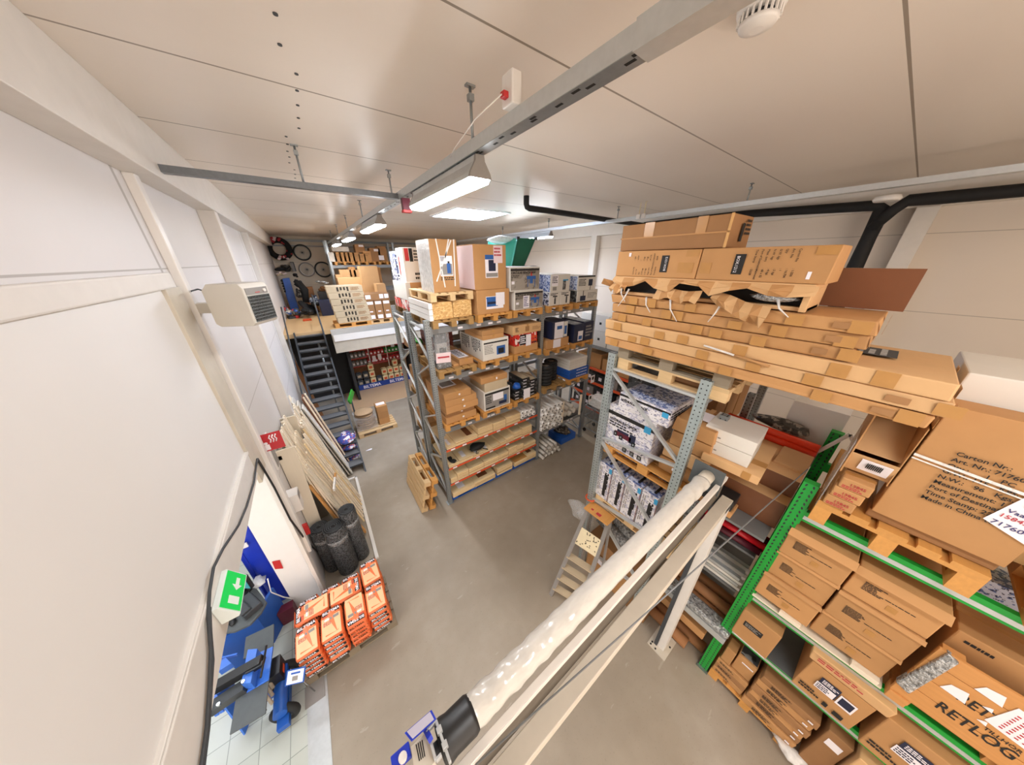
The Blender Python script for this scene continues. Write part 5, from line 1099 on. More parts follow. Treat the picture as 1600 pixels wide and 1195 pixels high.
for L_ in range(5):
    z=T+L_*.101
    far=L_%2==0
    ys=(3.205,3.625)
    lens=(L_%2==0)
    # one strip of four bags end-on and one strip of two and a half bags crosswise, swapped each layer
    yA,yB=(3.19,3.635) if True else ys
    cols=4
    for i in range(4):
        x=-1.155+i*.283+r.uniform(-.012,.012)
        bag('orange cement bag in layer %d from the pallet, front strip, %s from the opening'%(L_+1,ORD[i]),x,yA+r.uniform(-.012,.012),z,r.uniform(-.03,.03)+(PI if (i==2) else 0))
    if L_ in(0,1,2,4):
        for i,(x,rz) in enumerate(((-1.085,PI/2),(-.66,-PI/2),(-.30,0))):
            bag('orange cement bag in layer %d from the pallet, back strip, %s from the opening'%(L_+1,ORD[i]),x+r.uniform(-.01,.01),(3.56 if rz else 3.63)+r.uniform(-.01,.01),z+(.0 if L_<4 else .0),rz+r.uniform(-.03,.03))
    else:
        for i in range(4): bag('orange cement bag in layer %d from the pallet, back strip, %s from the opening'%(L_+1,ORD[i]),-1.155+i*.283,3.635,z,r.uniform(-.03,.03))
bag('orange cement bag lying loose crosswise on top of the pallet load',-.60,3.50,T+5*.101,-PI/2+.08) if False else None
# ================================================================ black dimple membrane rolls
def dimple():
    t=NT('dimple'); v=t.co(); n=t.node('ShaderNodeTexVoronoi'); t.t.links.new(v,n.inputs['Vector']); n.inputs['Scale'].default_value=38; d=n.outputs['Distance']
    t.bump(d,1.0,.02); return t.fin(t.ramp(d,(.25,lin('141516')),(.6,lin('5a5d60'))),.4)
dimple()
for i,(x,y,r_,h,lab) in enumerate(((-.86,4.66,.145,1.05,'black dimpled membrane roll on the left, half behind the middle one'),(-.64,4.46,.165,1.12,'widest black dimpled membrane roll in the middle of the three'),(-.40,4.58,.135,1.25,'tallest and darkest black membrane roll on the right of the three'))):
    o=thing('membrane_roll',lab,'roll',(x,y,0),0,None)
    b=MB('dimple'); b.lathe([(r_*.98,0),(r_,.02),(r_,h-.02),(r_*.98,h)],(0,0,0),26); b.part('outer_layer',o)
    b=MB('black_matte'); b.cyl((0,0,h),(0,0,h+.003),r_*.97,n=26); b.part('roll_end',o); b=MB('dark_grey'); pts=[]
    for k in range(70): a=k*.42; q=.03+(r_-.035)*k/70; pts.append((q*math.cos(a),q*math.sin(a),h+.004))
    b.path(pts,.008,5); b.part('coiled_end',o)
    b=MB('film'); b.lathe([(r_+.003,h*.72),(r_+.004,h*.80)],(0,0,0),26); b.part('film_band',o)
# ================================================================ timber racked against the left wall
TR=thing('timber_rack','white painted leaning timber rack with dividers along the left wall','rack',(-.55,6,0)); o=V((-.55,6,0))
def tp(b,n): b.v=[v-o for v in b.v]; return b.part(n,TR,.003)
b=MB('white_paint'); b.box(-.20,-.14,4.3,7.0,0,.05); b.box(-.9,-.14,6.95,7.0,0,.05); tp(b,'floor_frame')
for y in (4.88,6.05,7.02):
    b=MB('white_board'); h=2.62 if y<6.5 else 2.4; b.prism([V((-1.02,y,0)),V((-.86,y,0)),V((-.78,y,h)),V((-1.02,y,h))],(0,.03,0)); tp(b,'divider_board')
b=MB('white_paint'); b.box(-1.02,-.97,4.88,7.05,2.45,2.53); tp(b,'top_rail')
r=random.Random(21); n=0
def lean(label,y,x0,x1,h,w,t,mat,grp,cat='board',name='timber_board'):
    """board standing at x0 on the floor, top leaning to x1"""
    b=MB(mat); dx=x1-x0; l=h; b.prism([V((x0,y-w/2,.052)),V((x0,y+w/2,.052)),V((x0-t,y+w/2,.052)),V((x0-t,y-w/2,.052))],(dx,0,l-.052))
    b.thing(name,label,cat,grp)
names=('in the nearest bay','in the second bay','in the farthest bay')
for bay,(y0,y1,ht,rows,hs) in enumerate(((4.96,6.0,2.1,3,(2.0,2.35,2.75)),(6.14,6.95,2.4,2,(2.3,2.5)))):
    for row in range(rows):
        y=y0; k=0
        while y<y1-.03:
            w=r.choice((.045,.06,.07)) ; hh=hs[row]*(.97+r.uniform(0,.05)); xx=-.34-.105*row+r.uniform(-.01,.01)
            tk=r.choice((.02,.03))
            lean('pale timber moulding leaning %s, %s row, %s'%(names[bay],('front','middle','rear')[row],ORD[k]+' from the near end'),y+w/2,xx,-.76-.07*row+r.uniform(-.015,.015),hh,w*.9,tk,'pine_z' if r.random()>.22 else 'white_board','timber mouldings leaning on the wall')
            y+=w; k+=1
for i in range(7): lean('long pale batten fanned out towards the aisle, %s from the wall side'%ORD[i],5.35+.13*i,-.22+.008*i,-.70,2.35+.03*(i%3),.045,.022,'pine_z' if i%4 else 'pine_y','fanned out battens')
lean('orange tinted pine board leaning at the near end of the timber',4.93,-.46,-.78,1.75,.09,.03,'pine_orange',None)
lean('second orange tinted pine plank at the foot of the timber behind the membrane rolls',5.05,-.24,-.45,.9,.10,.03,'pine_orange',None)
b=MB('white_gloss','pallet_orange'); b.bar((-.52,5.1,1.35),(-.47,5.42,1.37),.03,.06,0); b.bar((-.47,5.42,1.37),(-.45,5.56,1.375),.03,.04,1); b.thing('paper_roll','small white paper roll with a wooden end tucked across the mouldings','paper roll')
for i in range(3): lean('wide pale grey panel leaning beyond the timber, %s from the front'%ORD[i],7.32,-.22-.07*i,-.74-.07*i,2.25+.1*i,.34,.025,'grey_board','grey panels beyond the timber','panel','wall_panel')
o_=thing('wall_panel','brown backed panel with pale edge strips leaning beside the stairs','panel',(-.25,7.6,0))
b=MB('brown_board','white_board'); b.prism([V((-.0,-.18,0)),V((0,.20,0)),V((-.03,.20,0)),V((-.03,-.18,0))],(-.46,0,2.35),0); b.part('panel_sheet',o_)
b=MB('pine_z'); b.prism([V((.03,-.17,0)),V((.03,-.13,0)),V((.0,-.13,0)),V((.0,-.17,0))],(-.46,0,2.4)); b.prism([V((.06,.05,0)),V((.06,.09,0)),V((.03,.09,0)),V((.03,.05,0))],(-.46,0,2.4)); b.part('edge_strips',o_)
for i in range(6): lean('pale strip standing behind the grey panels, %s along'%ORD[i],7.14+.06*i,-.46,-.92,2.5+.02*(i%2),.04,.03,'pine_z','pale strips beyond the timber')
# red fire equipment sign, framed picture, small fittings on the wall end
fs=thing('fire_sign','red fire equipment sign with white flames fixed to the left wall above the opening','sign',(XW+.13,4.30,2.98))
b=MB('red_sign','paper'); b.box(-.13,.13,0,.006,0,.26,0)
for i in range(3): b.path([(.0+.03*i,-.002,.12),(.015+.03*i,-.002,.16),(.0+.03*i,-.002,.19),(.02+.03*i,-.002,.23)],.008,5,1)
b.box(-.1,-.02,-.002,0,.02,.1,1); b.cyl((-.05,-.002,.12),(-.05,0,.12),.02,n=12,m=1); b.part('sign_plate',fs)
b=MB('galv'); b.box(-.13,-.12,-.01,.02,.02,.24); b.part('bracket',fs)
b=MB('picture_grey','white_plastic'); b.box(XW,XW+.02,4.62,4.86,2.45,3.0,1); b.box(XW+.02,XW+.024,4.65,4.83,2.48,2.97,0); b.thing('notice_frame','framed grey notice on the left wall behind the fire sign','notice')
fc=thing('wall_fittings','small white fuse box on the left wall end above the membrane rolls','fuse box',(XW+.07,4.5,1.75))
b=MB('white_plastic','picture_grey'); b.box(-.07,.07,-.1,.1,0,.32,0); b.box(.07,.075,-.08,.08,.2,.3,1); b.part('box_body',fc,.008)
b=MB('red'); b.box(XW,XW+.10,4.38,4.44,1.25,1.45); b.thing('fire_button','small red fire alarm button on the wall end beside the membrane rolls','alarm button')
b=MB('black_plastic')
P0=V((XW+.075,4.1,3.08))
CX=XW+.05
CR['k']=(230,700,2.413)
b.path([pt('k',*p,X=CX) for p in ((415,40),(445,90),(480,150),(540,270),(600,350),(640,390))],.012,7); b.thing('black_cable','black cable hanging down the wall end towards the membrane rolls','cable')
b=MB('dark_grey'); b.path([pt('k',*p,X=CX) for p in ((415,40),(402,130),(375,220),(345,290),(285,380),(250,450),(235,540),(230,640),(240,760),(235,900),(225,1050),(205,1195),(185,1330))],.009,7); b.path([pt('k',*p,X=CX) for p in ((236,600),(240,700),(248,800),(240,920),(232,1050),(214,1195),(196,1330))],.007,6); b.thing('black_cable','dark cable running along the lintel over the exit sign','cable')
# exit sign
emit('exit_green','12b24a',.35); emit('exit_white','dfe6e2',.05)
ex=thing('exit_sign','green and white lit emergency exit sign hung on the lintel over the opening','sign',(XW+.05,2.08,2.93)); 
ex.location=(XW+.032,2.06,3.12); ex.scale=(.58,.8,.62)
b=MB('exit_white'); prof=[(0,-.0),(.15,.0),(.17,.03),(.05,.25),(0,.25)]
b.ring([[V((x,y,z)) for x,z in prof] for y in (-.19,.19)],0,True,False,False); b.part('sign_housing',ex,.006)
b=MB('exit_green','exit_white'); b.prism([V((.166,-.175,.045)),V((.166,.175,.045)),V((.06,.175,.24)),V((.06,-.175,.24))],(.003,0,0),0)
b.prism([V((.153,-.13,.08)),V((.153,-.06,.08)),V((.098,-.06,.18)),V((.098,-.13,.18))],(.003,0,0),1)
b.prism([V((.139,.02,.107)),V((.139,.12,.107)),V((.120,.12,.14)),V((.120,.02,.14))],(.003,0,0),1); b.prism([V((.155,.05,.077)),V((.13,.0,.123)),V((.103,.05,.172))],(.003,0,0),1); b.part('pictogram',ex)
# ================================================================ stairs to the mezzanine
ST=thing('staircase','dark steel open staircase up to the mezzanine along the left wall','stairs',(-.3,7.2,0)); o=V((-.3,7.2,0))
y0,y1,z1=7.15,11.45,3.1; n=16; SX0,SX1=-.72,.08
for x in (SX0,SX1):
    b=MB('stair_steel'); b.prism([V((x-.02,y0-.06,0)),V((x-.02,y0+.22,0)),V((x-.02,y1,z1-.12)),V((x-.02,y1,z1+.06)),V((x-.02,y1-.12,z1+.06))],(.04,0,0)); b.v=[v-o for v in b.v]; b.part('stringer',ST)
for i in range(n):
    f=(i+.6)/n; y=y0+(y1-y0)*f; z=z1*(i+1)/(n+.4); b=MB('stair_tread','stair_steel'); b.box(SX0,SX1,y-.03,y+.25,z-.03,z,0); b.box(SX0,SX1,y-.035,y-.03,z-.045,z,1); b.v=[v-o for v in b.v]; b.part('tread',ST)
for x in (SX0,SX1):
    b=MB('stair_steel')
    if x>0:
        b.path([(x,10.3,2.45),(x,10.4,3.35),(x,11.5,4.2),(x,12.8,4.2)],.02,8); b.path([(x,11.5,3.1),(x,11.5,4.2)],.018,8); b.path([(x,12.75,3.1),(x,12.75,4.2)],.018,8); b.path([(x,11.5,3.65),(x,12.8,3.65)],.014,8)
        b.v=[v-o for v in b.v]; b.part('handrail',ST)
    else:
        b.path([(x-.1,7.9,1.35),(x-.1,11.4,4.0)],.02,8); b.v=[v-o for v in b.v]; b.part('handrail',ST)
b=MB('galv'); b.cyl((-.15,11.2,0),(-.15,11.2,2.75),.03,n=10); b.thing('support_post','thin galvanised post standing behind the staircase','post')
for i in range(5):
    b=MB('tan_board'); b.bar((-.78+.03*i,11.0+.05*i,0),(-.98+.01*i,11.1+.05*i,2.3),.05,.03); b.thing('brown_board','brown board leaning in the dark behind the staircase, %s of five'%ORD[i],'board','boards behind the stairs')
r=random.Random(2)
for i in range(8):
    b=MB('print_bagblue'); L_=i//2; s=i%2; b.blob((-.16-.5*s+.01*L_,8.05+.02*L_,.10+L_*.19),.25,.42,.10,seed=i,am=.05,n=14); b.thing('blue_bag','blue printed bag stacked under the stairs, layer %d, %s'%(L_+1,('aisle side','wall side')[s]),'bag','blue bags under the stairs')
# pallet with paper sacks beyond the stairs
pallet('pale wooden pallet with paper sacks on the floor beyond the stairs',.80,9.25,0,0,'pallet_pine','aisle pallet')
for i in range(7):
    b=MB('sack_paper'); b.blob((.52+.01*(i%2),9.35,T+.05+i*.083),.30,.30,.05,seed=i+40,am=.12,n=14,k=6); b.thing('paper_sack','brown paper sack in the crumpled stack on the pallet, %s from the bottom'%ORD[i],'sack','brown paper sacks')
b=MB('film'); b.box(.2,.84,9.03,9.67,T+.01,T+.45); b.thing('plastic_wrap','clear plastic wrap around the paper sack stack','plastic wrap')
for i in range(3): carton('brown carton in the pile of three beside the paper sacks, %s from the bottom'%ORD[i],.90,1.24,9.10,9.50,T+i*.23,T+i*.23+.228,'card',group=None,dec=[('r','T',.1,.3,.9,.8,'paper','paper_note')] if i==2 else ())
b=MB('green_can'); b.bar((.22,9.9,.9),(.42,10.3,1.12),.05,.2); b.thing('green_tray','green tray tilted behind the paper sacks beside the stairs','tray')
b=MB('dark_grey'); b.cyl((.3,10.1,0),(.3,10.1,.95),.025,n=8); b.thing('tray_stand','dark stand under the tilted green tray','stand')
# small litter on the floor
p=pt('o',577,703,Z=0); b=MB('paper'); b.blob((p.x,p.y,.012),.10,.03,.012,seed=3,am=.5); b.thing('paper_scrap','white paper scrap on the concrete floor by the stairs','scrap')
# ================================================================ the shop seen through the opening
MB('white_gloss').box(-6,-5.9,-4,9,0,4).struct('wall_shop_far'); MB('white_gloss').box(-6,-1.25,8.9,9,0,4).struct('wall_shop_end')
MB('ceiling_panel').box(-6,-1.26,-4,9,4.0,4.1).struct('ceiling_shop')
emit('shop_lamp','f0f6ff',11)
for i,y in enumerate((-2,1.5,5)): 
    MB('shop_lamp').box(-4.6,-2.2,y,y+.5,3.96,3.998).thing('ceiling_light','flat lit ceiling light of the shop, %s one'%('near','middle','far')[i],'ceiling light','shop ceiling lights')
# desk
dk=thing('desk','blue desk with a rounded grey top behind the log splitter','desk',(-1.95,4.15,0))
o=V((-1.95,4.15,0))
top=[pt('g7',*p,Z=.75) for p in ((230,1040),(440,1010),(640,920),(780,770),(850,640),(720,470),(520,330),(380,300))]
b=MB('mat_grey'); b.prism([v-o-V((0,0,.035)) for v in top],(0,0,.035)); b.part('desk_top',dk,.004)
b=MB('blue_paint'); q=[pt('g7',*p,Z=0) for p in ((940,1195),(1080,1070),(960,880))]
f0,f1=V((-1.72,3.86,0)),V((-1.55,4.2,0)); b.prism([f0-o,f1-o,f1-o+V((0,0,.71)),f0-o+V((0,0,.71))],(-.03,.02,0)); b.prism([V((-2.15,3.80,0))-o,f0-o,f0-o+V((0,0,.70)),V((-2.15,3.80,.70))-o],(0,.03,0)); b.part('front_panel',dk)
b=MB('blue_bright'); b.box(-2.25,-2.05,3.9,3.93,0,.71); b.v=[v-o for v in b.v]; b.part('side_panel',dk)
m=thing('monitor','small black computer monitor on the grey desk top','monitor',(-1.90,4.36,.752),.75)
b=MB('black_plastic'); b.box(-.19,.19,-.02,.03,.10,.38); b.part('screen_housing',m,.01)
emit('screen','3e8a94',.35); b=MB('screen','card_white'); b.box(-.17,.17,-.024,-.02,.12,.36,0); b.box(-.12,.1,-.026,-.024,.27,.31,1); b.part('screen_panel',m,label='teal screen')
b=MB('black_plastic'); b.box(-.03,.03,-.01,.03,.02,.14); b.box(-.1,.1,-.08,.1,0,.015); b.part('monitor_stand',m)
m.rotation_euler.z=-.62
kb=thing('keyboard','black keyboard on the desk in front of the monitor','keyboard',(-2.14,4.08,.752),-.62)
b=MB('black_plastic'); b.box(-.2,.2,-.075,.075,0,.018); b.part('key_tray',kb,.004)
b=MB('dark_grey')
for i in range(13):
    for j in range(5): b.box(-.19+i*.0292,-.19+i*.0292+.023,-.066+j*.027,-.066+j*.027+.021,.018,.025)
b.part('keys',kb)
b=MB('black_plastic'); b.blob((-1.955,3.92,.772),.035,.055,.018,seed=1,am=.05); b.thing('computer_mouse','black computer mouse near the edge of the desk','mouse')
pr=thing('label_printer','black receipt printer on the edge of the blue desk','printer',(-1.80,4.03,.752),.5)
b=MB('dark_grey','black_matte'); b.box(-.1,.1,-.16,.16,0,.10,0); b.box(-.11,-.0,-.14,.14,.1,.13,0); b.box(.08,.105,-.12,.12,.02,.09,1); b.part('printer_body',pr,.012)
b=MB('film_strong'); b.blob((-1.72,4.36,.80),.09,.1,.05,seed=4,am=.5); b.thing('plastic_bag','clear plastic bag behind the printer on the desk','plastic bag')
# blue covered pillar with wires, red tag
bp=thing('blue_roll','tall bright blue wrapped roll standing behind the white partition edge','roll',(-1.62,4.6,0))
b=MB('blue_deep'); b.bar((-.02,-.05,0),(-.02,-.0,2.5),.24,.16,up=(0,1,0)); b.part('roll_body',bp,.05); b=MB('blue_deep'); b.bar((-.17,-.03,0),(-.17,.02,2.5),.07,.12,up=(0,1,0)); b.part('roll_edge',bp,.03)
b=MB('paper'); b.box(-.2,-.02,-.15,-.13,1.45,1.53); b.part('white_tag',bp)
b=MB('red'); b.prism([V((-1.42,4.2,1.22)),V((-1.34,4.2,1.18)),V((-1.35,4.2,1.0)),V((-1.43,4.2,1.06))],(0,-.01,0)); b.thing('red_tag','red tag fixed on the white partition beside the blue roll','tag')
b=MB('white_plastic'); b.path([(-1.55,4.19,.95),(-1.58,4.15,.7),(-1.50,4.17,.45),(-1.42,4.18,.3),(-1.46,4.16,.1)],.008,6); b.thing('extension_lead','white extension lead hanging down the partition','lead')
MB('red_dark').box(-1.62,-1.42,4.04,4.17,0,.30).thing('waste_box','small dark brown box on the floor at the foot of the partition','box',bev=.006)
ms=thing('wire_shelf','metal wire shelf far back in the shop','shelf',(-3.1,6.8,0))
for z in (.5,1.1,1.7):
    b=MB('galv_light'); 
    for i in range(14): b.box(-.5,.5,-.3+i*.045,-.29+i*.045,z,z+.012)
    b.part('wire_deck',ms)
for x in (-.5,.5):
    for y in (-.3,.3): b=MB('galv_light'); b.cyl((x,y,0),(x,y,2),.015,n=8); b.part('leg',ms)
# log splitter
ls=thing('log_splitter','blue and black log splitter with large flat side tables on two wheels','log splitter',(-1.75,3.1,0)); o=V((-1.75,3.1,0))
def lp(b,n,bev=0,lab=None): b.v=[v-o for v in b.v]; return b.part(n,ls,bev,lab)
zt=.62
def hp_(x,y,z): return pt('h8',x,y,Z=z)
b=MB('mat_grey'); b.prism([hp_(*p,zt) for p in ((265,1120),(635,900),(668,560),(440,690),(325,760))],(0,0,.02)); lp(b,'side_table',.003)
b=MB('mat_grey'); b.prism([hp_(*p,zt) for p in ((430,110),(722,-30),(715,205),(600,265),(405,335))],(0,0,.02)); lp(b,'side_table',.003)
b=MB('blue_bright'); b.prism([hp_(*p,zt) for p in ((440,690),(668,555),(715,205),(560,275),(500,520))],(0,0,.025)); lp(b,'work_table',.003)
b=MB('blue_bright'); b.prism([hp_(*p,zt+.03) for p in ((425,640),(525,630),(590,275),(490,285))],(0,0,.14)); lp(b,'push_block',.004)
b=MB('black_plastic'); b.bar(hp_(600,340,zt+.2),hp_(80,640,zt+.10),.10,.10); lp(b,'splitting_beam',.004)
b=MB('dark_grey'); b.bar(hp_(430,600,zt+.05),hp_(60,850,zt+.0),.12,.10); lp(b,'splitting_beam',.004)
b=MB('black_plastic'); b.bar(hp_(600,370,zt+.22),hp_(430,460,zt+.20),.05,.02); b.cyl(hp_(640,190,zt+.2),hp_(580,520,zt+.2),.012,n=8); lp(b,'control_lever')
b=MB('chrome'); 
for x,y in ((450,400),(505,388),(150,805),(405,570)): c=hp_(x,y,zt+.16); b.cyl(c,c+V((0,0,.03)),.016,n=10)
lp(b,'bolts')
b=MB('blue_bright'); b.prism([hp_(*p,.42) for p in ((70,760),(230,660),(300,745),(110,920))],(0,0,.10)); lp(b,'clamp_bracket',.003)
for i in range(3): b=MB('blue_bright'); b.prism([hp_(x+i*52,y-i*32,.38) for x,y in ((100,880),(145,850),(155,905),(110,930))],(0,0,.05)); lp(b,'bracket_plate')
b=MB('blue_bright'); b.prism([hp_(*p,.45) for p in ((130,420),(250,350),(310,410),(175,495))],(0,0,.10)); b.bar(hp_(140,330,.5),hp_(340,280,.5),.02,.04); b.bar(hp_(120,350,.5),hp_(180,440,.5),.03,.05); lp(b,'clamp_bracket',.003)
b=MB('black_plastic','orange_paint'); c=hp_(720,480,.4); b.box(c.x-.08,c.x+.1,c.y-.12,c.y+.10,.28,.55,0); b.box(c.x+.1,c.x+.103,c.y-.06,c.y+.04,.38,.44,1); lp(b,'motor',.01)
b=MB('blue_paint'); c=hp_(790,690,.3); b.cyl((c.x,c.y-.22,.3),(c.x,c.y+.3,.3),.07,n=16); b.box(c.x-.06,c.x+.06,c.y-.3,c.y+.34,.12,.2); lp(b,'oil_tank',.004)
b=MB('black_matte','bundle'); 
for i in range(3): b.path([(c.x-.13,c.y+.1*i-.1,.35),(c.x-.2,c.y+.1*i-.05,.52),(c.x-.1,c.y+.1*i,.56),(c.x-.05,c.y+.08*i-.1,.4)],.018,7,1)
lp(b,'hoses')
for i,(x,y) in enumerate(((850,900),(900,440))):
    c=hp_(x,y,.11); b=MB('rubber'); b.torus((c.x,c.y,.165),(.35,1,0),.12,.044,24,10); w=lp(b,'wheel'); 
    b=MB('dark_grey','chrome'); b.cyl((c.x-.008,c.y-.022,.165),(c.x+.008,c.y+.022,.165),.10,n=18,m=0); b.cyl((c.x-.01,c.y-.045,.165),(c.x+.01,c.y+.045,.165),.03,n=12,m=1)
    b.v=[v-o for v in b.v]; b.part('hub',w)
b=MB('blue_bright'); p=hp_(420,1110,0); b.prism([V((p.x,p.y,0)),V((p.x+.06,p.y+.18,0)),V((p.x+.03,p.y+.2,zt)),V((p.x-.0,p.y+.08,zt))],(-.015,.0,0)); lp(b,'support_leg')
b=MB('blue_paint'); b.box(-1.90,-1.55,3.02,3.08,.2,.26); b.box(-2.05,-1.95,3.2,3.3,.0,.62); lp(b,'frame')
sg=thing('price_sign','blue framed price sign on a thin stand with a glass base plate','sign',(-1.24,2.86,0))
b=MB('picture_grey'); b.box(-.11,.11,-.11,.13,.006,.014); b.part('base_plate',sg); b=MB('chrome'); b.cyl((.0,.02,.01),(-.05,.02,.52),.008,n=8); b.part('stand_pole',sg)
b=MB('blue_paint','paper','picture_grey'); u=V((.9,-.42,0)).normalized()*.105; v=V((.33,.62,.7)).normalized()*.075; c=V((-.06,.02,.56)); nn=u.cross(v).normalized()
b.prism([c-u-v,c+u-v,c+u+v,c-u+v],nn*.012,0); k=.86; b.prism([c-u*k-v*k+nn*.012,c+u*k-v*k+nn*.012,c+u*k+v*k+nn*.012,c-u*k+v*k+nn*.012],nn*.002,1)
b.prism([c-u*.3-v*.5+nn*.015,c+u*.3-v*.5+nn*.015,c+u*.3+v*.1+nn*.015,c-u*.3+v*.1+nn*.015],nn*.001,2); b.prism([c-u*.5+v*.35+nn*.015,c+u*.5+v*.35+nn*.015,c+u*.5+v*.6+nn*.015,c-u*.5+v*.6+nn*.015],nn*.001,0); b.part('sign_board',sg)
# ================================================================ goods on the mezzanine
YQ=11.66
def mz(cr,bl,tr,z0,dep,label,y=YQ,**k):
    a=pt(cr,*bl,Y=y); b=pt(cr,*tr,Y=y); carton(label,a.x,b.x,y,y+dep,z0,b.z if 'h' not in k else z0+k.pop('h'),**k); return a.x,b.x,b.z
a=pt('m2',230,1130,Y=YQ); c=pt('m2',560,1090,Y=YQ); xm=(a.x+c.x)/2
pallet('wooden pallet at the mezzanine edge under six long cartons',xm,12.1,ZM,0,'pallet_orange','mezzanine pallets',l=1.2,d=.9)
top=pt('m2',100,655,Y=YQ); h=(top.z-(ZM+T))/6
if h<.12: h=.2
for i in range(6):
    sh=(-.02*i)
    carton('long greyish carton with black handwriting, %s from the bottom of six at the mezzanine edge'%ORD[i],a.x+sh,a.x+sh+1.12,YQ,YQ+.8,ZM+T+i*h,ZM+T+(i+1)*h-.004,'card_grey',dec=[('v','S',.25,.2,.62,.85,4,'ink'),('l','S',.66,.25,.9,.8,3,'card_dark')],dent=.006)
a=pt('m2',575,1060,Y=YQ); c=pt('m2',845,1040,Y=YQ); xm2=a.x+.4
pallet('pale wooden pallet at the mezzanine edge under four brown boxes',a.x+.45,12.1,ZM,0,'pallet_pine','mezzanine pallets',l=.9,d=.8)
hh=pt('m2',600,820,Y=YQ).z-(ZM+T)
for i in range(3): carton('upright brown box with white labels at the mezzanine edge, %s from the left'%ORD[i],a.x+.02+i*.29,a.x+.02+i*.29+.27,YQ+.02,YQ+.7,ZM+T,ZM+T+hh,'card_dark',dec=[('r','S',.1,.80,.9,.95,'paper','printed_label'),('r','S',.15,.05,.85,.25,'paper','printed_label'),('r','S',.3,.4,.7,.46,'paper','printed_label')])
carton('wide brown box with three white labels lying on the three upright boxes',a.x+.0,a.x+.88,YQ,YQ+.75,ZM+T+hh+.004,ZM+T+hh+.24,'card_dark',dec=[('r','S',.05,.25,.25,.85,'paper','printed_label'),('r','S',.6,.25,.76,.9,'paper','printed_label'),('r','S',.8,.25,.97,.9,'paper','printed_label')])
# rack at the back wall of the mezzanine
YB=15.6
MR=thing('pallet_rack','galvanised rack with cartons at the back wall of the mezzanine','rack',(2.2,YB,ZM)); o=V((2.2,YB,ZM))
xl=pt('m2',130,400,Y=YB).x; zb=pt('m2',200,405,Y=YB).z; zb2=pt('m2',760,640,Y=YB).z
for x in (xl,xl+2.8,xl+5.6):
    for y in (YB,YB+1.0): b=MB('galv'); b.box(x-.045,x+.045,y-.04,y+.04,ZM,zb+1.0); b.v=[v-o for v in b.v]; b.part('upright',MR)
for z in (zb,4.1):
    for y in (YB,YB+1.0): b=MB('beam_grey'); b.box(xl,xl+5.6,y-.025,y+.025,z-.13,z); b.v=[v-o for v in b.v]; b.part('beam',MR)
for i in range(4): pallet('wooden pallet on the upper beam of the mezzanine rack, %s from the left'%ORD[i],xl+.55+i*.93,YB+.5,zb,PI/2,'pallet_orange','pallets on the mezzanine rack')
def mrow(spec,z0,mat,lab):
    for i,(x0,x1,y1) in enumerate(spec):
        p=pt('m2',x0,390,Y=YB); q=pt('m2',x1,y1,Y=YB); carton('%s, %s from the left'%(lab,ORD[i]),p.x+.005,q.x-.005,YB-.06,YB+.5,z0,max(q.z,z0+.15),mat if i else 'card_white',dec=[('l','S',.2,.5,.8,.8,2,'card_dark')] if i else ())
mrow([(125,182,255),(184,240,255),(242,292,255),(294,340,257),(342,396,257),(398,456,258),(466,522,270),(526,585,240)],zb+T,'card','upright carton on the upper beam of the mezzanine rack')
q=pt('m2',420,265,Y=YB);q2=pt('m2',510,165,Y=YB); carton('tall dark carton standing on the row of the mezzanine rack',q.x,q2.x,YB-.05,YB+.45,q.z+.03,q2.z,'card_dark',dec=[('r','S',.4,.7,.9,.95,'paper','printed_label')])
q=pt('m2',600,345,Y=YB);q2=pt('m2',690,205,Y=YB); carton('dark tall carton at the right end of the mezzanine rack',q.x,q2.x,YB-.05,YB+.5,zb+T,q2.z,'card_dark',dec=[('r','S',.4,.75,.85,.92,'paper','printed_label')])
q=pt('m2',690,345,Y=YB);q2=pt('m2',760,185,Y=YB); carton('dark carton with a white label behind the red capped cartons, mezzanine rack',q.x,q2.x,YB-.05,YB+.5,zb+T,q2.z,'card_dark',dec=[('r','S',.0,.1,.6,.4,'paper','printed_label')])
q=pt('m2',140,250,Y=YB+.2);q2=pt('m2',320,178,Y=YB+.2); carton('flat pale carton lying slanted on the left of the mezzanine rack row',q.x,q2.x,YB+.0,YB+.4,q.z+.02,q2.z-.05,'card_white')
# cartons standing on the mezzanine floor before the rack
YC=14.3
def mc(bl,tr,lab,y=YC,dep=.6,mat='card',z0=ZM,**k):
    p=pt('m2',*bl,Y=y);q=pt('m2',*tr,Y=y); carton(lab,p.x,q.x,y,y+dep,z0,q.z,mat,**k)
mc((210,600),(540,545),'wide pale carton with one black mark behind the six long cartons',mat='card_light',dec=[('r','S',.82,.6,.86,.8,'ink','printed_mark')])
mc((515,700),(665,415),'tall pale carton standing behind the four brown boxes',mat='card_light',y=14.0)
mc((660,700),(700,430),'narrow carton beside the tall pale carton on the mezzanine',mat='card',y=14.45)
mc((190,560),(250,515),'small pale carton at the back left of the mezzanine boxes',y=15.0,mat='card_light'); mc((245,560),(360,455),'pair of pale cartons at the back of the mezzanine, left',y=15.05,mat='card_light',dep=.4)
mc((362,560),(405,425),'upright brown plank box between the pale cartons on the mezzanine',y=15.05,mat='card',dep=.4); mc((408,560),(530,458),'pale carton with a cross mark at the back of the mezzanine, right',y=15.05,mat='card_light',dep=.4)
mc((690,800),(760,620),'brown carton behind the brown boxes near the rack frame',y=13.2,mat='card_light')
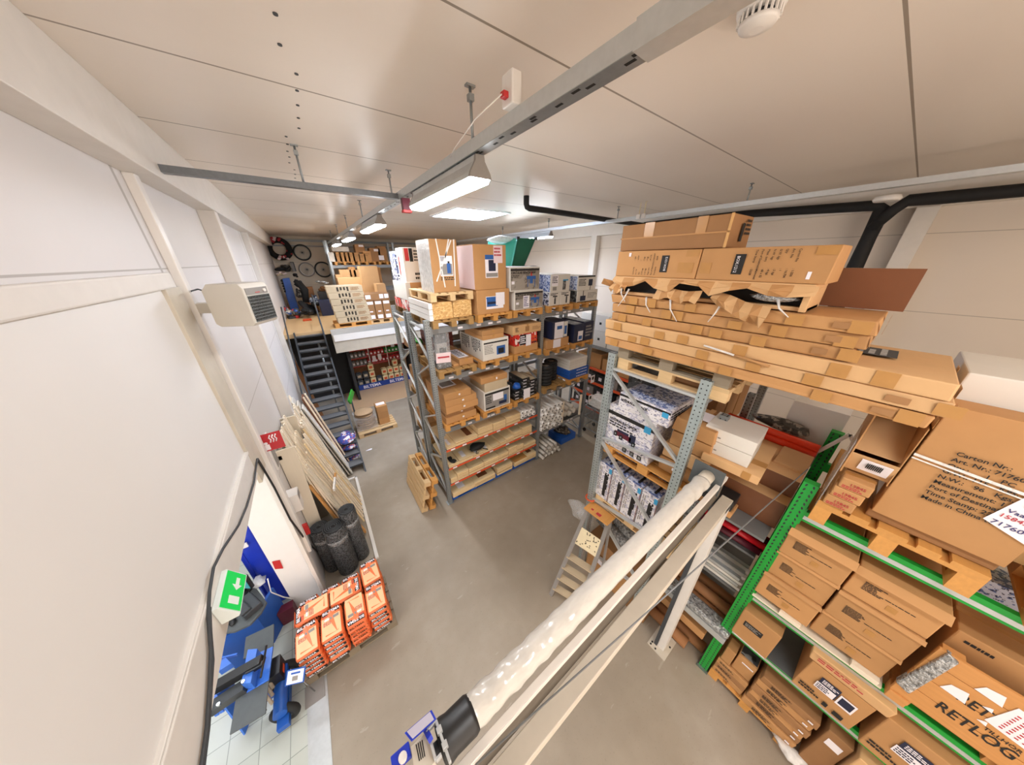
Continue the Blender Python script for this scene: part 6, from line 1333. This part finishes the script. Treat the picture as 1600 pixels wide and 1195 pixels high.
# wheels and wreath on the back wall
def wheel(label,cx,cy,ry,mat='rubber',rim='galv',y=YF-.12,rot=.0):
    p=pt('m1',cx,cy,Y=y); q=pt('m1',cx,cy-ry,Y=y); R_=abs(q.z-p.z); o=thing('bicycle_wheel',label,'wheel',p,rot)
    b=MB(mat); b.torus((0,0,0),(0,1,0),R_*.93,R_*.08,30,8); b.part('tyre',o); b=MB(rim); b.torus((0,0,0),(0,1,0),R_*.83,R_*.03,30,6); b.part('rim',o)
    b=MB('galv_light')
    for i in range(18): a=2*PI*i/18; b.cyl((.02*math.cos(a+.5),0,.02*math.sin(a+.5)),(R_*.83*math.cos(a),0,R_*.83*math.sin(a)),.006,n=5)
    b.part('spokes',o); b=MB('dark_grey'); b.cyl((0,-.05,0),(0,.05,0),R_*.09,n=12); b.part('hub',o); return o
wheel('black bicycle wheel hung high on the back wall between the wreath and the lamps',508,313,90)
wheel('pale bicycle wheel with white spokes on the back wall, left of the pair',560,500,80,'picture_grey','white_gloss')
wheel('bicycle wheel with orange reflectors on the back wall, right of the pair',740,500,88)
p=pt('m1',258,272,Y=YF-.25); q=pt('m1',258,146,Y=YF-.25); R_=(q.z-p.z)
wr=thing('tyre_wreath','huge black tyre wreath with pink and red flowers hung high on the back wall','wreath',p)
b=MB('black_matte'); b.torus((0,0,0),(.15,1,0),R_*.78,R_*.26,36,12); b.part('wreath_ring',wr)
r=random.Random(6)
for i in range(22):
    a=r.choice((r.uniform(-1.9,-.2),r.uniform(0.3,2.6))) if i>4 else (1.7,1.9,2.7,-1.4,-.3)[i]; rr=R_*r.uniform(.65,1.02); b=MB('ink_red' if i%3 else 'paper_pink'); b.blob((rr*math.cos(a),-R_*.25,rr*math.sin(a)),R_*.14,R_*.08,R_*.12,seed=i,am=.5,n=7,k=5); b.part('flower',wr)
# blue workbench, tools and scrap on the left of the mezzanine
def mbox(lab,name,cat,pts,y,d,mat,z0=None):
    A=pt('m1',*pts[0],Y=y); B2=pt('m1',*pts[1],Y=y); b=MB(mat); b.box(min(A.x,B2.x),max(A.x,B2.x),y,y+d,min(A.z,B2.z) if z0 is None else z0,max(A.z,B2.z)); return b.thing(name,lab,cat,bev=.01)
yb=16.6
p0=pt('m1',300,900,Y=yb); p1=pt('m1',445,900,Y=yb); p2=pt('m1',360,595,Y=yb); p3=pt('m1',290,600,Y=yb)
cab=thing('tool_cabinet','blue and grey tool cabinet leaning on the mezzanine left of the stairs','cabinet',(p0.x,yb,ZM))
o=V((p0.x,yb,ZM)); b=MB('blue_deep'); b.mats=['blue_cab']; simple('blue_cab','2857a8',.4,var=.2)
b.prism([V((pt('m1',375,920,Y=yb).x,yb,ZM)),V((pt('m1',455,890,Y=yb).x,yb,ZM)),pt('m1',365,592,Y=yb),pt('m1',290,600,Y=yb)],(0,.4,0)); b.v=[v-o for v in b.v]; b.part('blue_board',cab)
b=MB('dark_grey','black_matte'); x0=max(pt('m1',215,700,Y=yb).x,-.8); x1=pt('m1',300,700,Y=yb).x; z1=pt('m1',215,610,Y=yb).z; z0=pt('m1',215,760,Y=yb).z
b.box(x0,x1,yb+.1,yb+.5,z0,z1,0)
for i in range(5): zz=z0+(z1-z0)*(i+.15)/5; b.box(x0+.02,x1-.02,yb+.09,yb+.1,zz,zz+(z1-z0)*.12,1)
b.v=[v-o for v in b.v]; b.part('drawer_unit',cab)
b=MB('blue_cab'); b.box(x0,x1,yb+.12,yb+.5,ZM,z0); b.v=[v-o for v in b.v]; b.part('lower_cabinet',cab)
r=random.Random(8)
def heap(lab,cat,cx,cy,rx,ry,y,mat,seed,n=6,name='scrap_heap'):
    p=pt('m1',cx,cy,Y=y); s=(pt('m1',cx+rx,cy,Y=y)-p).length; sz=abs(pt('m1',cx,cy-ry,Y=y).z-p.z); b=MB(*mat); rr=random.Random(seed)
    for i in range(n): b.blob((p.x+rr.uniform(-s,s)*.6,y+rr.uniform(0,.3),p.z+rr.uniform(-sz,sz)*.5),s*rr.uniform(.3,.6),.15,sz*rr.uniform(.3,.6),rr.randrange(len(mat)),seed*9+i,.5,8,5)
    return b.thing(name,lab,cat)
heap('black tarpaulin heap on top of the tool cabinet','tarpaulin',290,500,110,30,16.5,['black_matte'],3,9,'tarpaulin_heap')
heap('white and red rags under the black tarpaulin','rags',260,545,70,28,16.4,['card_white','paper_pink','card_grey'],4,6,'rag_heap')
heap('black leather straps hanging beside the tarpaulin','straps',430,570,45,34,16.4,['black_matte'],5,4,'strap_heap')
heap('mixed tools and toys piled on the mezzanine floor at the stair head','clutter',430,1000,95,70,14.9,['clutter','blue_cab','red','card_white','dark_grey'],6,26,'clutter_heap')
heap('grey car parts piled behind the stair railing','car parts',730,640,90,28,15.5,['bundle','picture_grey','galv_light'],7,8,'parts_heap')
mbox('orange carton flap on the mezzanine floor at the stair head','carton_flap','cardboard',((520,1075),(610,1045)),13.9,.3,'orange_paint',z0=ZM)
mbox('brown carton standing beside the stair railing','carton','box',((540,900),(620,690)),16.6,.4,'tan_board',z0=ZM)
mbox('dark blue carton beyond the stair railing','carton','box',((715,950),(815,830)),14.8,.4,'picture_navy',z0=ZM)
mbox('black carton with an orange side behind the railing','carton','box',((700,830),(800,740)),15.6,.4,'black_plastic',z0=ZM)
b=MB('black_plastic'); 
for i in range(5):
    A=pt('m1',480+30*i,850+14*i,Y=15.6); B2=pt('m1',610+18*i,1010-8*i,Y=15.2); b.bar(A,(B2.x,15.2+.05*i,max(B2.z,ZM+.06)),.16,.10)
b.thing('black_bumpers','black car bumpers leaning down to the stair head','bumpers')
b=MB('black_matte'); 
for k in range(3): 
    A=[pt('m1',430+k*22,620+k*10,Y=16),pt('m1',520+k*14,720,Y=16),pt('m1',545+k*6,860,Y=16)]; b.path(A,.10,7)
b.thing('black_hoses','bundle of black hoses hanging down beside the blue cabinet','hoses')
for i,(cx,cy,rx,ry,yy,mt,nm) in enumerate(((330,480,60,40,17.6,['black_matte','clutter'],'black bags heaped on top of the tool cabinet near the wreath'),(470,660,45,60,16.4,['black_matte','dark_grey'],'black bike parts hanging between the blue cabinet and the railing'),(480,760,40,60,16.0,['clutter','black_plastic'],'dark tangle of straps and tubes beside the blue cabinet'),(640,850,50,70,15.4,['black_matte','clutter_blue'],'black tyres and tubes heaped behind the stair railing'),(740,720,60,40,16.4,['clutter','tan_board'],'dark workshop odds and ends on the table behind the railing'),(330,960,40,60,15.6,['clutter_blue','card_white','red'],'small toys and boxes at the foot of the blue cabinet'),(560,970,70,40,14.6,['black_plastic','rubber'],'black plastic trims lying beside the stair railing'))):
    heap(nm,'clutter',cx,cy,rx,ry,yy,mt,30+i,16)
A=pt('m1',370,420,Y=YF-.4); B2=pt('m1',440,520,Y=YF-.4); b=MB('picture_grey','dark_grey'); b.box(A.x,B2.x,YF-.3,YF-.26,B2.z,A.z,0); b.bar((A.x,YF-.3,A.z),(B2.x,YF-.3,A.z),.04,.04,1); b.bar((B2.x,YF-.3,A.z),(B2.x,YF-.3,B2.z),.04,.04,1); b.thing('framed_panel','grey framed panel on the back wall under the wreath','panel')
# ================================================================ canister display under the mezzanine
ds=thing('display_shelf','shop display shelf with a blue lettered base under the mezzanine','shelf',(1.7,13.1,0)); o=V((1.7,13.1,0))
b=MB('blue_deep'); b.mats=['blue_base']; simple('blue_base','1c3f8f',.4,var=.06); b.box(.80,3.1,12.88,12.92,.006,.24); b.box(.80,3.1,12.92,13.55,.006,.16); b.v=[v-o for v in b.v]; b.part('base_front',ds)
for i,x in enumerate((.98,2.1)): put_text(ds,'BILTEMA',.19,'paper',V((x,12.878,.06))-o,(1,0,0),(0,-1,0),bold=.004)
b=MB('tan_board'); b.box(.74,3.1,13.52,13.56,.2,2.2); b.v=[v-o for v in b.v]; b.part('back_panel',ds)
for z in (1.05,1.42,1.78):
    b=MB('white_paint'); b.box(.76,3.1,13.14,13.52,z-.02,z); b.v=[v-o for v in b.v]; b.part('shelf_board',ds)
    b=MB('red'); b.box(.76,3.1,13.135,13.14,z-.03,z+.005); b.v=[v-o for v in b.v]; b.part('price_strip',ds)
for x in (.76,1.52,2.28): b=MB('white_paint'); b.box(x-.015,x+.015,13.13,13.15,.24,2.15); b.v=[v-o for v in b.v]; b.part('shelf_post',ds)
can=None
CANS={}
def jerry(label,x,y,z,mat,w=.2,h=.3,grp='canisters of the display',lab='orange_paint'):
    k=(mat,w,h)
    if k not in CANS:
        o=thing('canister',label,'canister',(x,y,z),0,grp); b=MB(mat); b.box(-w/2,w/2,-.1,.1,0,h*.86); b.box(-w*.35,w*.35,-.03,.03,h*.86,h); b.part('canister_body',o,.015)
        b=MB('dark_grey'); b.cyl((-w*.32,-.06,h*.86),(-w*.32,-.06,h*.95),.022,n=10); b.part('cap',o)
        b=MB(lab); b.box(-w*.28,w*.28,-.103,-.1,h*.25,h*.6); b.part('printed_label',o); CANS[k]=o; return o
    o=copy_tree(CANS[k]); o.location=(x,y,z); return tag(o,label,'canister',grp)
colr=[('dark_grey','dark grey'),('dark_grey','dark grey'),('jerry_cream','cream'),('dark_grey','dark grey'),('jerry_cream','cream'),('jerry_cream','cream'),('jerry_cream','cream'),('jerry_cream','cream')]
for lv in range(2):
    for i,(m,nme) in enumerate(colr):
        if lv==1 and i in (3,): continue
        m2=m if not (lv==1 and i==3) else 'jerry_cream'
        jerry('%s canister on the blue base of the display, %s row, %s from the left'%(nme,('lower','upper')[lv],ORD[i]),.93+i*.262,13.06,.17+lv*.33,m2,.23,.31,lab='card_grey' if m=='dark_grey' else 'orange_paint')
for i in range(2): jerry('cream canister in the taller third row of the display, %s one'%('left','right')[i],1.455+i*1.05,13.06,.83,'jerry_cream',.23,.31)
r=random.Random(15)
for si,z in enumerate((1.05,1.42,1.78)):
    for i in range(14):
        x=.86+i*.155
        if x>2.95: break
        m=('picture_grey','picture_grey','red')[si] if i<4 else (('red','red','picture_grey')[si] if i<9 else ('red','green_can','red')[si])
        h=.24 if si<2 else .2
        jerry('small %s container on the display shelf, row %d from the bottom, %s'%({'picture_grey':'grey','red':'red','green_can':'green'}[m],si+1,ORD[i]+' from the left'),x,13.3,z,m,.13,h,grp='small containers of the display',lab='paper')
for i,(x,z) in enumerate(((1.62,1.15),(1.86,1.2),(2.5,1.68))): MB('paper').box(x,x+.15,13.11,13.115,z,z+.26).thing('price_card','white price card on the canister display, %s from the left'%ORD[i],'price card')
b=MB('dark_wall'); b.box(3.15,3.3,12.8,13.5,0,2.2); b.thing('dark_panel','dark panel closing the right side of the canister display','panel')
# ================================================================ right end of the hall, beyond the double rack
FR=thing('shelf_rack','orange and grey shelf rack against the right wall beyond the double rack','rack',(7.6,4.8,0)); o=V((7.6,4.8,0))
for y in (3.4,6.2):
    for x in (7.2,8.1): b=MB('galv'); b.box(x-.04,x+.04,y-.04,y+.04,0,3.1); b.v=[v-o for v in b.v]; b.part('upright',FR)
for z in (.5,1.0,1.5,2.0,2.75):
    b=MB('orange_paint' if z<2.5 else 'beam_grey'); b.box(7.18,7.22,3.44,6.16,z-.08,z); b.box(8.08,8.12,3.44,6.16,z-.08,z); b.v=[v-o for v in b.v]; b.part('beam',FR)
    b=MB('shelf_grey'); b.box(7.22,8.08,3.44,6.16,z-.03,z-.01); b.v=[v-o for v in b.v]; b.part('shelf',FR)
for zi,z in enumerate((.5,1.0,1.5)):
    for i in range(6): carton('dark goods box on the orange shelf by the right wall, row %d, %s along'%(zi+1,ORD[i]),7.24,7.9,5.68-i*.44,6.08-i*.44,z,z+.3,('print_dark','black_plastic','picture_grey')[(i+zi)%3],group=None,dec=[('r','W',.3,.3,.6,.7,'paper','printed_label')])
for i in range(5): carton('brown carton on the top orange shelf against the right wall, %s from the far end'%ORD[i],7.24,8.0,5.6-i*.52,6.06-i*.52,2.0,2.4+.1*(i%2),'card')
for lv in range(2): 
    for i in range(3): carton('white carton with a small mark on the right wall shelf, %s layer, %s along'%(('lower','upper')[lv],ORD[i]),7.25,7.8,5.55-i*.56,6.08-i*.56,2.75+lv*.5,3.245+lv*.5,'card_white',dec=[('r','W',.35,.4,.5,.55,'ink','printed_mark')])
b=MB('green_can','card'); b.box(7.0,7.05,6.25,6.7,2.3,4.1,0); b.box(7.05,7.5,6.25,6.7,2.3,4.2,1); b.thing('green_edged_carton','tall brown carton with a green edge beyond the double rack','box') if False else None
ct=thing('cage_trolley','grey wire cage trolley on the floor at the right end of the double rack','trolley',(6.75,4.6,0)); o=V((6.75,4.6,0))
b=MB('galv')
for x in (6.45,7.05):
    for y in (4.3,4.9): b.cyl((x,y,.12),(x,y,1.0),.018,n=8)
for z in (.2,.6,1.0):
    for y in (4.3,4.9): b.cyl((6.45,y,z),(7.05,y,z),.015,n=8)
    for x in (6.45,7.05): b.cyl((x,4.3,z),(x,4.9,z),.015,n=8)
for i in range(9):
    for y in (4.3,4.9): b.cyl((6.5+i*.065,y,.2),(6.5+i*.065,y,1.0),.005,n=5)
    for x in (6.45,7.05): b.cyl((x,4.36+i*.062,.2),(x,4.36+i*.062,1.0),.005,n=5)
b.v=[v-o for v in b.v]; b.part('cage',ct)
for x in (6.5,7.0):
    for y in (4.35,4.85): b=MB('rubber'); b.cyl((x-.02,y,.06),(x+.02,y,.06),.06,n=14); b.v=[v-o for v in b.v]; b.part('wheel',ct)
b=MB('film_strong'); b.box(6.52,6.98,4.36,4.84,1.02,1.32); b.thing('plastic_bin','translucent grey plastic bin standing on the cage trolley','bin',bev=.03)
b=MB('paper'); 
for i,z in enumerate((1.95,1.3)): b=MB('paper','ink'); b.box(6.19,6.35,4.60,4.605,z,z+.24,0); b.box(6.23,6.31,4.597,4.6,z+.1,z+.2,1); b.thing('price_card','white price card hanging at the right end of the double rack, %s one'%('upper','lower')[i],'price card')
for i in range(4): carton('brown carton stacked between the orange shelf and jack rack, %s from below'%ORD[i],6.3,6.9,2.4,3.0,.0+i*.42,.0+i*.42+.415,'card',group=None)
# ================================================================ light and camera
w=bpy.data.worlds.new('ambient_fill'); SC.world=w; w.use_nodes=True  # warm ambient fill, let in through the open side behind the camera
bg=w.node_tree.nodes['Background']; bg.inputs[0].default_value=lin('f5e1cf'); bg.inputs[1].default_value=1.85
cam=bpy.data.cameras.new('camera'); co=bpy.data.objects.new('camera',cam); COL.objects.link(co); SC.camera=co
cam.sensor_width=36; cam.sensor_fit='HORIZONTAL'; cam.lens=FPX/1600*36; cam.clip_start=.02; cam.clip_end=100
R=M((RIGHT,-DOWN,-FWD)).transposed().to_4x4(); co.matrix_world=M.Translation(CAM)@R
SC.view_settings.view_transform='Standard'; SC.view_settings.look='None'; SC.view_settings.gamma=1; SC.view_settings.use_curve_mapping=False
SC.view_settings.exposure=0.66
SC.cycles.max_bounces=8; SC.cycles.diffuse_bounces=5; SC.cycles.transparent_max_bounces=12
